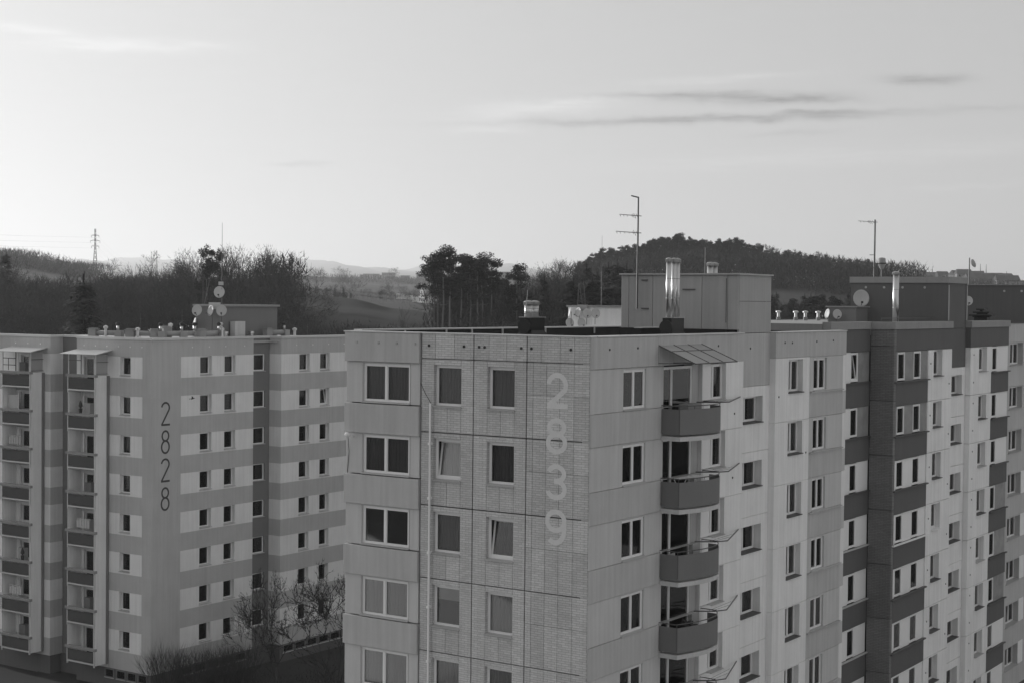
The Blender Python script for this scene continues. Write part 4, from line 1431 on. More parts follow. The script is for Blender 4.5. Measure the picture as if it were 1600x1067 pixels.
for (a, b, lab) in ((40.9, 54.9, 'short white capped pipe right of the plain shaft'), (38.3, 55.1, 'short bright capped pipe left of the plain shaft')):
    o = MB().lathe([(.16, 0), (.16, .5), (.22, .52), (.2, .68), (.02, .72)], (0, 0, 0), 12).build('roof_vent', M_STEEL, None, wor(a, b, 23.86))
    tag(o, lab + ' on the striped roof', 'vent')

# ------------------------------------------------------------------ TERRAIN
def eD(px_e, D):
    return ZC + px_e * D / FPX


# column -> list of (distance, height); heights given directly or as ('e', pixels above the horizon)
TT = {
    -500: [(0, -1), (130, -1), (200, 6), (260, 12), (330, 18), (450, 24), (700, 40), (1000, 55), (2500, 70), (5000, 120), (15000, 332), (20000, 200)],
    0: [(0, -1), (130, -1), (200, 6), (260, 11), (330, 17), (450, 22), (600, 27), (800, 41), (950, 49), (1100, 46), (1500, 42), (2500, 60), (5000, 100), (15000, 340.3), (20000, 200)],
    150: [(0, -1), (130, -1), (200, 6), (260, 11), (330, 17), (450, 22), (600, 27), (800, 36), (950, 39), (1500, 40), (2500, 55), (5000, 90), (15000, 398.7), (20000, 200)],
    250: [(0, -1), (130, -1), (200, 5), (260, 11), (330, 17), (450, 22), (600, 26), (800, 30), (1000, 32), (1500, 40), (2500, 55), (5000, 90), (15000, 382), (20000, 200)],
    380: [(0, -1), (130, -1), (200, 5), (260, 11), (330, 17), (450, 24), (600, 27), (800, 28), (1000, 31), (1500, 42), (2500, 60), (5000, 90), (15000, 298.7), (20000, 200)],
    450: [(0, -1), (130, -1), (200, 4), (260, 15), (300, 22), (400, 26), (450, 29), (550, 27), (700, 27), (1000, 31), (1500, 43), (2500, 66), (5000, 90), (15000, 390.3), (20000, 200)],
    540: [(0, -1), (130, -1), (200, 4), (260, 15), (300, 21.5), (400, 24.3), (450, 27), (550, 25), (700, 26), (1000, 30), (1500, 42), (2500, 64), (5000, 90), (15000, 352), (20000, 200)],
    620: [(0, -1), (130, -1), (200, 4), (260, 14), (300, 20.5), (400, 23), (450, 24.6), (550, 24), (700, 25), (1000, 27.3), (1500, 40), (2500, 63), (5000, 90), (15000, 338.7), (20000, 200)],
    700: [(0, -1), (130, -1), (200, 4), (260, 13), (300, 19), (400, 22), (450, 23.4), (550, 23), (700, 24), (1000, 26), (1500, 40), (2500, 63), (5000, 90), (15000, 345.3), (20000, 200)],
    800: [(0, -1), (130, -1), (200, 4), (260, 12), (300, 18), (450, 23), (600, 27), (1000, 33), (1500, 43), (2500, 63), (5000, 90), (15000, 368.7), (20000, 200)],
    900: [(0, -1), (130, -1), (200, 4), (260, 12), (300, 17), (400, 22), (500, 27), (620, 30), (700, 31), (1000, 36), (1500, 45), (2500, 60), (15000, 315.3), (20000, 200)],
    1050: [(0, -1), (130, -1), (200, 3), (260, 10), (300, 15), (400, 20), (500, 29), (620, 36.5), (700, 34), (1000, 36), (1500, 45), (2500, 60), (15000, 248.7), (20000, 200)],
    1250: [(0, -1), (130, -1), (200, 3), (260, 9), (300, 14), (400, 20), (500, 29), (620, 34.5), (700, 32), (1000, 36), (1500, 45), (2500, 60), (15000, 215.3), (20000, 200)],
    1400: [(0, -1), (130, -1), (200, 3), (260, 9), (300, 14), (400, 19), (500, 26), (620, 32), (700, 31), (1000, 38), (1300, 47), (1500, 46), (2500, 50), (15000, 182), (20000, 200)],
    1500: [(0, -1), (130, -1), (200, 3), (260, 9), (300, 14), (400, 18), (620, 28), (1000, 39), (1300, 48), (1500, 46), (2500, 50), (15000, 182), (20000, 200)],
    1620: [(0, -1), (130, -1), (200, 3), (260, 8), (300, 12), (400, 17), (620, 27), (1000, 38), (1300, 45), (1500, 44), (2500, 50), (15000, 182), (20000, 200)],
    2200: [(0, -1), (130, -1), (200, 3), (260, 8), (300, 12), (400, 17), (620, 27), (1000, 38), (1300, 45), (2500, 50), (15000, 182), (20000, 200)],
}
TC = sorted(TT)


def prof(c, D):
    t = TT[c]
    for (d0, z0), (d1, z1) in zip(t[:-1], t[1:]):
        if D <= d1:
            f = (D - d0) / (d1 - d0)
            f = f * f * (3 - 2 * f) * .5 + f * .5
            return z0 + (z1 - z0) * f
    return t[-1][1]


def ground_col(px, D):
    px = max(TC[0], min(TC[-1], px))
    for c0, c1 in zip(TC[:-1], TC[1:]):
        if px <= c1:
            f = (px - c0) / (c1 - c0)
            f = f * f * (3 - 2 * f)
            z = prof(c0, D) * (1 - f) + prof(c1, D) * f
            break
    if D > 3500:
        k = min(1, (D - 3500) / 8000)
        z += k * (20 * math.sin(px / 37. + D / 1900) + 11 * math.sin(px / 15. + 2 + D / 1300) + 5 * math.sin(px / 6.3 + D / 900))
    elif D > 300:
        z += .5 * math.sin(px / 60. + D / 80.)
    return z


def ground(x, y):
    if y <= 20:
        return -1.0
    return ground_col(CX + FPX * x / y, y)


cols = [-2200, -1500, -1000, -700, -500, -400, -300, -200, -100] + list(range(-50, 1660, 6)) + [1700, 1800, 1900, 2000, 2200, 2600, 3200, 4000]
dists = [25, 60, 100, 130, 150, 175, 200, 225, 250, 275, 300, 330, 360, 400, 430, 450, 480, 520, 560, 600, 640, 680, 740, 800, 870, 950, 1050, 1200, 1400,
         1700, 2100, 2600, 3200, 4000, 5000, 6000, 8000, 10000, 12000, 13500, 14500, 15000, 15600, 17500, 20000]
tm = MB()
for D in dists:
    for c in cols:
        tm.v.append((azx(c) * D, D, ground_col(c, D)))
nc = len(cols)
for j in range(len(dists) - 1):
    for i in range(nc - 1):
        tm.f.append((j * nc + i, j * nc + i + 1, (j + 1) * nc + i + 1, (j + 1) * nc + i))
# flat land behind and beside the viewer
a_, b_ = azx(cols[0]), azx(cols[-1])
k = len(tm.v)
tm.v += [(a_ * 25, 25, -1.0), (b_ * 25, 25, -1.0), (20000, -20000, -1), (-20000, -20000, -1), (-20000, 25, -1), (20000, 25, -1)]
tm.f += [(k, k + 4, k + 3, k + 2, k + 5, k + 1)]
o = tm.build('terrain', M_GROUND, smooth=True)
tag(o, kind='structure')


def sheet(name, px0, px1, d0, d1, mat, lift=.25, n=24, m=10, skew=0.0):
    t = MB()
    for j in range(m + 1):
        for i in range(n + 1):
            px = px0 + (px1 - px0) * i / n
            D = d0 + (d1 - d0) * j / m + skew * (px - px0)
            t.v.append((azx(px) * D, D, ground_col(px, D) + lift))
    for j in range(m):
        for i in range(n):
            p = j * (n + 1) + i
            t.f.append((p, p + 1, p + n + 2, p + n + 1))
    o = t.build(name, mat, smooth=True)
    tag(o, kind='structure')
    return o


sheet('field', 440, 720, 285, 460, M_FIELD, .25, 40, 24)
sheet('field', 445, 690, 1180, 1700, M_FIELD2, .8, 24, 8)
sheet('field', 520, 700, 1040, 1130, M_GROUND, .8, 16, 4)
sheet('field', 30, 140, 640, 760, M_FIELD2, .6, 14, 5)
sheet('lawn', 60, 560, 96, 128, M_GROUND, .05, 10, 5)

M_PAVE = mat_grey('concrete_paving', .40, rough=.9, var=.15, scale=.3, fine=.1, patch=.3)
pv_ = MB()
q_ = [wor(-60, -70, -.994), wor(110, -70, -.994), wor(110, -2.5, -.994), wor(-60, -2.5, -.994)]
pv_.quad(*q_)
q_ = [wor(-60, -2.5, -.994), wor(-3, -2.5, -.994), wor(-3, 40, -.994), wor(-60, 40, -.994)]
pv_.quad(*q_)
tag(pv_.build('pavement', M_PAVE), kind='structure')

# ------------------------------------------------------------------ TREES
def rot_about(v, axis, ang_):
    return Matrix.Rotation(ang_, 3, axis) @ v


def bare_meshes(seed, H, spread=1.0, levels=5, kids=(3, 4), trunk_f=.30, droop=0.0, r0=None, tw=.030):
    rnd = random.Random(seed)
    trunk, crown = MB(), MB()
    r0 = r0 or H * .013

    def grow(p, d, ln, r, lvl):
        segs = 3 if lvl < 3 else 2
        q = p
        m = trunk if lvl == 0 else crown
        nodes = []
        for s in range(segs):
            d = (d + Vector((rnd.gauss(0, .13), rnd.gauss(0, .13), rnd.gauss(0, .08) + .06 - droop * lvl * .05)) * (.6 if lvl == 0 else 1.0)).normalized()
            e = q + d * (ln / segs)
            ra, rb = r * (1 - .45 * s / segs), r * (1 - .45 * (s + 1) / segs)
            if lvl >= 4:
                u = rot_about(d.orthogonal().normalized(), d, rnd.uniform(0, 6.28)) * max(min(rb, .045), tw)
                crown.tri(q - u, q + u, e) if lvl == levels else crown.quad(q - u, q + u, e + u * .7, e - u * .7)
            else:
                m.tube(q, e, ra, rb, 5 if lvl == 0 else 4 if lvl == 1 else 3, False)
            nodes.append((e, d, rb))
            q = e
        if lvl == levels:
            return
        n = rnd.choice(kids)
        for i in range(n):
            e, dd, rb = nodes[-1] if (i < 2 or lvl == 0 and i < 3) else nodes[rnd.randrange(max(0, segs - 2), segs)]
            ax = dd.orthogonal().normalized()
            ax = rot_about(ax, dd, rnd.uniform(0, 6.28))
            nd = rot_about(dd, ax, R(rnd.uniform(16, 48)) * spread)
            grow(e, nd, ln * rnd.uniform(.58, .84), rb * rnd.uniform(.55, .8), lvl + 1)
        # side shoots
        for e, dd, rb in nodes[:-1]:
            if rnd.random() < (.75 if lvl else .4):
                ax = rot_about(dd.orthogonal().normalized(), dd, rnd.uniform(0, 6.28))
                grow(e, rot_about(dd, ax, R(rnd.uniform(35, 65)) * spread), ln * rnd.uniform(.4, .6), rb * .5, min(levels, lvl + 2))

    grow(Vector((0, 0, -1.2)), Vector((0, 0, 1)), H * trunk_f + 1.2, r0, 0)
    top = max(v[2] for v in crown.v)
    f = H / top
    for m in (trunk, crown):
        m.v = [(x * f, y * f, z * f) for x, y, z in m.v]
    return trunk.mesh('trunk', M_BARK), crown.mesh('crown', M_TWIG)


def leaf_clump(m, rnd, c, rx, rz, n, s):
    for _ in range(n):
        while True:
            x, y, z = rnd.uniform(-1, 1), rnd.uniform(-1, 1), rnd.uniform(-1, 1)
            if x * x + y * y + z * z <= 1: break
        p = Vector((c[0] + x * rx, c[1] + y * rx, c[2] + z * rz))
        a = Vector((rnd.gauss(0, 1), rnd.gauss(0, 1), rnd.gauss(0, .6))).normalized() * s * rnd.uniform(.6, 1.3)
        b = Vector((rnd.gauss(0, 1), rnd.gauss(0, 1), rnd.gauss(0, .6))).normalized() * s * rnd.uniform(.4, .8)
        m.tri(p - a * .5, p + a * .5, p + b)


def pine_meshes(seed, H, bare=.55, wid=.16, n=16, leaf=.5, dens=150):
    rnd = random.Random(seed)
    t, c = MB(), MB()
    p = Vector((0, 0, -1))
    pts = [p]
    for i in range(6):
        p = p + Vector((rnd.gauss(0, .10), rnd.gauss(0, .10), (H + .6) / 6))
        pts.append(p)
    r = H * .011
    for i in range(6):
        t.tube(pts[i], pts[i + 1], r * (1 - i * .14), r * (1 - (i + 1) * .14), 6, False)
    for i in range(n):
        f = bare + (1 - bare) * (i + rnd.random()) / n
        k = (1 - f) / (1 - bare)
        ang_ = rnd.uniform(0, 6.28)
        l = H * wid * (.35 + .75 * min(1, k * 1.7)) * rnd.uniform(.5, 1.1)
        base = Vector((0, 0, H * f - .5))
        q = base + Vector((math.cos(ang_) * l, math.sin(ang_) * l, rnd.uniform(.0, .9)))
        c.tube(base, q, .09, .04, 3, False)
        rx = H * .055 * rnd.uniform(.7, 1.25)
        leaf_clump(c, rnd, q, rx, rx * .55, dens, leaf)
        leaf_clump(c, rnd, base.lerp(q, .55), rx * .7, rx * .4, dens // 3, leaf)
    for i in range(4):                                  # dead stubs
        z = H * rnd.uniform(.2, bare)
        a = rnd.uniform(0, 6.28)
        t.tube((0, 0, z), (math.cos(a) * 1.1, math.sin(a) * 1.1, z + .2), .05, .02, 3, False)
    leaf_clump(c, rnd, (0, 0, H * .98), H * .035, H * .04, dens // 2, leaf)
    return t.mesh('trunk', M_PINEBARK), c.mesh('crown', M_NEEDLE)


def spruce_meshes(seed, H, wid=.2, leaf=.75, nb0=14, nmat=None):
    rnd = random.Random(seed)
    t, c = MB(), MB()
    t.tube((0, 0, -1), (0, 0, H * .8), H * .014, .05, 6, False)
    lv = 24
    for i in range(lv):
        f = .08 + .9 * i / lv
        l0 = H * wid * (1 - f) ** .85 + .35
        nb = nb0 if f < .7 else nb0 * 2 // 3
        for j in range(nb):
            a = rnd.uniform(0, 6.28)
            l = l0 * rnd.uniform(.65, 1.12)
            z = H * f + rnd.uniform(-.3, .3)
            d = Vector((math.cos(a), math.sin(a), 0))
            steps = max(2, int(l / .55))
            for s in range(steps):
                u = (s + 1) / steps
                p = d * (l * u) + Vector((0, 0, z - l * .32 * u + l * .16 * u * u * u))
                for _ in range(7):
                    q = p + Vector((rnd.gauss(0, .22), rnd.gauss(0, .22), rnd.gauss(-.12, .16)))
                    sd_ = Vector((-d.y, d.x, 0)) * leaf * rnd.uniform(.4, .9)
                    c.tri(q - sd_ * .5, q + sd_ * .5, q + d * leaf * rnd.uniform(.5, 1) + Vector((0, 0, -.25 * rnd.random())))
    for _ in range(26):
        z = H * rnd.uniform(.9, 1.0)
        c.tri((-.1, 0, z - .4), (.1, 0, z - .4), (rnd.gauss(0, .06), rnd.gauss(0, .06), z + .25))
    return t.mesh('trunk', M_BARK), c.mesh('crown', nmat or M_NEEDLE)


def shrub_mesh(seed, r, h, mat, n=700, s=.22):
    rnd = random.Random(seed)
    m = MB()
    for i in range(9):
        a, q = rnd.uniform(0, 6.28), r * rnd.uniform(.1, .7)
        leaf_clump(m, rnd, (math.cos(a) * q, math.sin(a) * q, h * rnd.uniform(.25, .75)), r * .5, h * .35, n // 9, s)
    return m.mesh('leaves', mat)


TREE_KINDS = {}
for i in range(6):
    TREE_KINDS['bare', i] = (bare_meshes(100 + i, 20, 1.0, 6, (3, 3, 4) if i % 2 else (3, 3), .26), 20)
for i in range(2):
    TREE_KINDS['slim', i] = (bare_meshes(150 + i, 20, .62, 6, (3, 3), .34), 20)
for i in range(5):
    TREE_KINDS['pine', i] = (pine_meshes(200 + i, 18, .34 + .05 * (i % 3), .12 + .02 * (i % 2), 22, .36, 190), 18)
for i in range(5):
    TREE_KINDS['tallpine', i] = (pine_meshes(250 + i, 20, .70 + .03 * (i % 3), .10 + .015 * (i % 2), 12, .30, 210), 20)
for i in range(3):
    TREE_KINDS['larch', i] = (pine_meshes(230 + i, 18, .42, .10, 18, .35, 55), 18)
for i in range(3):
    TREE_KINDS['spruce', i] = (spruce_meshes(300 + i, 20, .19 + .02 * i), 20)
M_SPRUCE = mat_grey('dark_spruce_needles', .020, var=.3, scale=.3, fine=0)
TREE_KINDS['bigspruce', 0] = (spruce_meshes(330, 20, .26, .55, 26, M_SPRUCE), 20)
TRND = random.Random(11)


def tree(kind, px, D, H, label, cat='tree', group=None, variant=None, turn=None, dz=0, wid=1.0):
    vs = [k for k in TREE_KINDS if k[0] == kind]
    (tm_, cm_), h0 = TREE_KINDS[vs[(variant if variant is not None else TRND.randrange(99)) % len(vs)]]
    nm = {'bare': 'bare_tree', 'slim': 'bare_tree', 'pine': 'pine_tree', 'larch': 'pine_tree', 'tallpine': 'pine_tree', 'spruce': 'spruce_tree', 'bigspruce': 'spruce_tree'}[kind]
    p = polar(px, D)
    r = empty(nm, (p.x, p.y, ground(p.x, p.y) + dz), TRND.uniform(0, 6.28) if turn is None else turn)
    s = H / h0
    r.scale = (s * wid, s * wid, s)
    ob('trunk', tm_, r)
    ob('crown', cm_, r)
    tag(r, label, cat, group)
    return r


G_L = 'bare trees of the wood behind the striped block'
L_L = 'bare grey tree in the dense wood behind the striped apartment block'
# tops follow the photograph's outline (px column, px row of the crown's top)
def top_h(px, D, y):
    p = polar(px, D)
    return ZC + (hor(px) - y) * D / FPX - ground(p.x, p.y)


outline = [(-40, 388), (-12, 384), (12, 393), (35, 418), (52, 424), (75, 428), (95, 430), (118, 430), (150, 425), (172, 412), (187, 403), (200, 410), (222, 425),
           (240, 404), (252, 392), (266, 395), (282, 405), (300, 392), (315, 384), (332, 386), (350, 388), (364, 402), (380, 385), (392, 378), (412, 380), (430, 384), (446, 402)]
for i, (px, y) in enumerate(outline):
    D = 262 + (i * 37) % 60
    tree('bare' if i % 4 else 'slim', px, D, max(12, top_h(px, D, y - 1)), L_L, 'tree', G_L, None, None, 0, .8)
for i in range(66):
    px = -70 + i * 8 + TRND.uniform(-8, 8)
    D = TRND.uniform(215, 345)
    y = 430 + TRND.uniform(-8, 26)
    if px > 425: continue
    tree(TRND.choice(('bare', 'slim', 'bare')), px, D, max(9, top_h(px, D, y)), L_L, 'tree', G_L, None, None, 0, .85)
tree('bare', 412, 240, top_h(412, 240, 378), 'broad bare tree at the right end of the wood, crown against the sky', 'tree', None, 2, .6, 0, .8)
tree('bare', 438, 244, top_h(438, 244, 385), 'slightly lower bare tree at the very edge of the wood beside the field', 'tree', None, 4, 2.1, 0, .62)
tree('pine', 323, 250, top_h(323, 250, 386), 'dark pine crown rising among bare trees left of the whip mast', 'tree', None, 1, None, 0, .55)
tree('pine', 341, 258, top_h(341, 258, 392), 'smaller dark pine among bare trees by the whip mast', 'tree', None, 3, None, 0, .5)
tree('bigspruce', 130, 186, top_h(130, 186, 427), 'big dark cone shaped spruce in front of the left wood', 'tree', None, 0, 0, 0, 1.0)
tree('spruce', 10, 300, top_h(10, 300, 392), 'dark conifer at the left edge of the picture', 'tree', None, 0)
# conifers along the hill far left
for i in range(64):
    px = -14 + i * 2.5 + TRND.uniform(-2, 2)
    y = 389 + max(0, px - 20) * .21 + TRND.uniform(-4, 5)
    D = 900 + TRND.uniform(-30, 40)
    y += TRND.uniform(0, 9)
    tree('spruce' if TRND.random() < .7 else 'larch', px, D, max(5, top_h(px, D, y)), 'small dark conifer on the far ridge at left', 'tree', 'conifers on the far left ridge', None, None, 0, 2.0)
# trees round the fields
for (px, D, y, k, lab) in (
        (548, 690, 424, 'bare', 'round bare tree at the middle of the valley, left of the white house'),
        (530, 720, 430, 'bare', 'bare tree touching the left side of the round valley tree'),
        (497, 950, 416, 'bare', 'bare tree on the skyline of the fields, right of the wood'),
        (484, 980, 420, 'bare', 'lower bare tree at the left end of the skyline fields'),
        (530, 1700, 415, 'bare', 'rounded tree on the far field edge left of the town'),
        (540, 1720, 419, 'bare', 'smaller rounded tree on the far field edge'),
        (621, 1750, 417, 'bare', 'single tree standing before the far town houses'),
        (610, 880, 440, 'bare', 'faint bare tree left of the white house wall'),
        (600, 860, 446, 'bare', 'low bare tree at the hedge left of the white house'),
        (625, 900, 444, 'bare', 'bare tree right above the white garden wall'),
        (645, 960, 442, 'slim', 'bare tree behind the white garden wall near the house'),
        (640, 1000, 446, 'bare', 'bare tree close to the left gable of the white house')):
    tree(k, px, D, max(4, top_h(px, D, y)), lab)
for i in range(26):
    px = 445 + i * 4.2 + TRND.uniform(-3, 3)
    D = TRND.uniform(520, 660)
    tree('bare' if i % 3 else 'spruce', px, D, max(5, top_h(px, D, 440 + max(0, px - 445) * .18 + TRND.uniform(-8, 6))),
         'small tree in the dark copse behind the near field', 'tree', 'copse behind the near field')
for i in range(14):
    px = 568 + i * 6 + TRND.uniform(-2, 2)
    D = TRND.uniform(700, 850)
    tree('bare', px, D, max(4, top_h(px, D, 454 + TRND.uniform(-6, 6))), 'low bare tree in the hedge line before the white house', 'tree', 'hedge line trees before the white house')
for (px, D, y, k, lab) in ((464, 210, 470, 'slim', 'thin young tree in front of the near field, left one'), (470, 214, 476, 'slim', 'thin young tree in front of the near field, right one'),
                           (623, 240, 468, 'slim', 'very thin bare sapling in front of the near field under the white wall')):
    tree(k, px, D, max(6, top_h(px, D, y)), lab, 'tree', None, None, None, 0, .5)
# pine group right of the white house
pine_spots = ((677, 262, 404, 2), (686, 256, 397, 0), (694, 250, 391, 1), (704, 254, 392, 3), (720, 262, 401, 4), (735, 258, 402, 0), (748, 265, 399, 2), (757, 268, 403, 1), (768, 270, 408, 4))
plabs = ('leftmost pine of the tall group right of the white house, thin crown', 'second pine of the tall group, leaning left beside the white house',
         'tallest pine of the group, bare trunk in front of the white house', 'pine just right of the tallest one, shared crown',
         'fifth pine from the left in the tall group', 'sixth pine from the left in the tall group', 'seventh pine, top against the sky in the tall group',
         'eighth pine, pointed top in the tall group', 'rightmost pine of the tall group')
for (px, D, y, v), lab in zip(pine_spots, plabs):
    tree('tallpine', px, D, top_h(px, D, y), lab, 'tree', None, v, None, 0, .8 if px < 675 else 1.15)
for (px, D, y, v, lab) in ((702, 275, 404, 0, 'low crowned pine filling the left half of the tall pine group'), (727, 280, 412, 2, 'low crowned pine filling the middle of the tall pine group'),
                           (752, 284, 410, 3, 'low crowned pine filling the right half of the tall pine group'), (774, 288, 424, 1, 'low crowned pine at the right foot of the tall pine group')):
    tree('pine', px, D, top_h(px, D, y), lab, 'tree', None, v, None, 0, .8)
tree('pine', 806, 270, top_h(806, 270, 417), 'pine with a pointed slanting top between the tall pines and the bare trees', 'tree', None, 2)
tree('pine', 792, 300, top_h(792, 300, 428), 'low broad pine left of the slanting pine', 'tree', None, 3)
for i, px in enumerate((722, 737, 745, 717, 726, 733, 741, 748, 757, 766, 740, 752, 763, 774, 786, 798, 812, 826, 838, 850, 862, 872, 880, 732, 756, 805, 842, 890, 736, 768)):
    D = 275 + (i * 29) % 60
    tree(('bare', 'slim', 'bare', 'spruce')[i % 4], px, D, max(8, top_h(px, D, 440 + (i * 7) % 22 if px < 830 else 424 + (i * 7) % 18)),
         'bare tree of the dark wood behind the capped flues', 'tree', 'wood behind the capped flues')
for (px, y), od in zip(((846, 408), (858, 404), (872, 410), (884, 402), (897, 400), (906, 404)), ('leftmost', 'second', 'third', 'fourth', 'fifth', 'rightmost')):
    tree('bare', px, 330, top_h(px, 330, y), '%s of the six bare tree tops against the sky left of the wooded hill' % od, 'tree', 'bare trees left of the wooded hill')
for (px, y, D), od in zip(((895, 430, 262), (915, 412, 300), (925, 430, 250), (932, 424, 285), (945, 440, 245), (950, 410, 280), (964, 406, 276), (978, 412, 284)),
                        ('leftmost', 'second from the left', 'third from the left', 'fourth from the left', 'low front one fifth from the left', 'sixth from the left', 'tallest', 'rightmost')):
    tree('spruce', px, D, top_h(px, D, y), 'dark spruce in the clump left of the near lift house, %s' % od.replace('low front one fifth', 'low, fifth'), 'tree', 'spruces left of the near lift house', None, None, 0, 1.2)
# the wooded hill
hill = [(905, 410), (920, 398), (935, 392), (950, 388), (965, 384), (980, 381), (1000, 378), (1020, 374), (1040, 369), (1060, 366), (1080, 369), (1100, 373),
        (1120, 375), (1140, 374), (1160, 379), (1180, 382), (1200, 381), (1220, 390), (1240, 391), (1260, 396), (1280, 396), (1300, 401), (1320, 403), (1340, 404), (1360, 410),
        (1380, 414), (1400, 424), (1425, 432)]


def hill_y(px):
    for (a, y0), (b, y1) in zip(hill[:-1], hill[1:]):
        if px <= b:
            return y0 + (y1 - y0) * max(0, (px - a)) / (b - a)
    return hill[-1][1]


G_H = 'pines on the wooded hill'
for row, (D0, n, dy) in enumerate(((632, 110, 0), (600, 100, 5), (660, 86, 2))):
    for i in range(n):
        px = 905 + i * (505 / n) + TRND.uniform(-2.5, 2.5)
        D = D0 + TRND.uniform(-9, 9)
        y = hill_y(px) + dy + TRND.uniform(-1, 8) + 2 * math.sin(px / 17.) + (6 if TRND.random() < .2 else 0)
        kind = 'pine' if px < 1190 or TRND.random() < .5 else 'spruce' if px > 1320 and TRND.random() < .5 else 'larch'
        tree(kind, px, D, max(6, min(24, top_h(px, D, y))), 'dark pine in the wood on top of the hill', 'tree', G_H, None, None, 0, TRND.uniform(.8, 1.1))
# undergrowth and lower slope
for i in range(56):
    px = 1195 + TRND.uniform(0, 150)
    D = TRND.uniform(300, 420)
    tree(TRND.choice(('bare', 'spruce', 'pine')), px, D, max(4, top_h(px, D, 466 + TRND.uniform(-10, 14))), 'low tree on the slope between the two lift houses', 'tree', 'low trees between the two lift houses', None, None, 0, 1.2)


def brush(name, label, spots, r, h, mat, n, s):
    "ground cover nobody could count: one mesh of many twigs or leaves"
    rnd = random.Random(len(spots))
    m = MB()
    for (x, y) in spots:
        z = ground(x, y)
        for _ in range(n):
            a = rnd.uniform(0, 6.28)
            q = r * math.sqrt(rnd.random())
            p = Vector((x + math.cos(a) * q, y + math.sin(a) * q, z + h * rnd.random() ** 1.3))
            d = Vector((rnd.gauss(0, .5), rnd.gauss(0, .5), rnd.uniform(.3, 1.3))) * s
            u = Vector((rnd.gauss(0, 1), rnd.gauss(0, 1), 0)).normalized() * s * .085
            m.tri(p - u, p + u, p + d)
    o = m.build(name, mat)
    tag(o, label, 'undergrowth', None, 'stuff')
    return o


srnd = random.Random(5)
def spots(px0, px1, d0, d1, n):
    out = []
    for _ in range(n):
        D = srnd.uniform(d0, d1)
        p = polar(srnd.uniform(px0, px1), D)
        out.append((p.x, p.y))
    return out


brush('undergrowth', 'dense grey brush under the left wood', spots(-80, 450, 205, 380, 640), 5, 12.5, M_TWIG, 150, 1.7)
brush('undergrowth', 'dark scrub below the near field', spots(440, 680, 240, 292, 160), 3.5, 3.0, M_TWIG, 70, .9)
brush('undergrowth', 'dark brush under the pines and bare trees in the middle', spots(692, 990, 255, 340, 420), 4.5, 11, M_TWIG, 150, 1.5)
brush('undergrowth', 'dark brush under the hill pines', spots(900, 1430, 560, 690, 520), 7, 12, M_TWIG, 110, 1.8)
brush('undergrowth', 'dark scrub on the slope between the lift houses', spots(1190, 1360, 290, 430, 200), 4, 4, M_NEEDLE, 70, 1.0)
brush('far_wood', 'dark undergrowth of the far left ridge', spots(-40, 150, 860, 950, 160), 12, 7, M_NEEDLE, 60, 2.2)
brush('far_wood', 'dark far tree line along the fields and below the far hills', spots(440, 830, 1720, 2000, 120), 14, 6, M_TWIG, 60, 3)
brush('far_wood', 'dark far tree line round the far town at right', spots(1330, 1640, 1050, 1320, 130), 10, 3.2, M_TWIG, 60, 2.2)

# trees and shrubs in the yard between the blocks
YARD = {}
for i in range(2):
    TREE_KINDS['yard', i] = (bare_meshes(400 + i, 8, .78, 6, (3, 3), .22, r0=.10, tw=.021), 8)
def yard_tree(px, D, y, lab, v, wid=1.0):
    (t_, c_), h0 = TREE_KINDS['yard', v]
    p = polar(px, D)
    H = ZC + (hor(px) - y) * D / FPX + 1.0
    r = empty('bare_tree', (p.x, p.y, -1.0), v + 1.3)
    r.scale = (H / h0 * wid, H / h0 * wid, H / h0)
    ob('trunk', t_, r)
    ob('crown', c_, r)
    tag(r, lab, 'tree')
yard_tree(438, 111, 878, 'bare yard tree in the middle before the dark recess of the striped block', 0, .72)
yard_tree(528, 104, 868, 'bare yard tree half hidden by the corner of the nearest block', 1, .95)
yard_tree(398, 114, 932, 'small bare yard tree left of the middle one', 1, .8)
for px, D, y, w_, lab in ((262, 108, 1002, .9, 'leftmost bare bush at the foot of the number strip'), (305, 109, 1008, 1.0, 'second bare bush along the foot of the striped wall'),
                          (345, 110, 1005, .9, 'third bare bush along the foot of the striped wall'), (372, 111, 998, .9, 'fourth bare bush, next to the small yard tree')):
    p = polar(px, D)
    H = ZC + (hor(px) - y) * D / FPX + 1.0
    m = MB()
    rnd = random.Random(px)
    for _ in range(260):
        a, q = rnd.uniform(0, 6.28), rnd.uniform(0, .5)
        b0 = Vector((math.cos(a) * q, math.sin(a) * q, 0))
        d = Vector((math.cos(a) * rnd.uniform(.1, .8), math.sin(a) * rnd.uniform(.1, .8), 1)).normalized()
        b1 = b0 + d * H * rnd.uniform(.45, .75)
        u = Vector((rnd.gauss(0, 1), rnd.gauss(0, 1), 0)).normalized() * .012
        m.quad(b0 - u, b0 + u, b1 + u * .6, b1 - u * .6)
        for _k in range(3):
            d2 = (d + Vector((rnd.gauss(0, .35), rnd.gauss(0, .35), rnd.gauss(.1, .2)))).normalized()
            b2 = b1 + d2 * H * rnd.uniform(.18, .38)
            m.tri(b1 - u * .8, b1 + u * .8, b2)
    o = m.build('bare_bush', M_TWIG, None, (p.x, p.y, -1.0))
    tag(o, lab, 'bush')
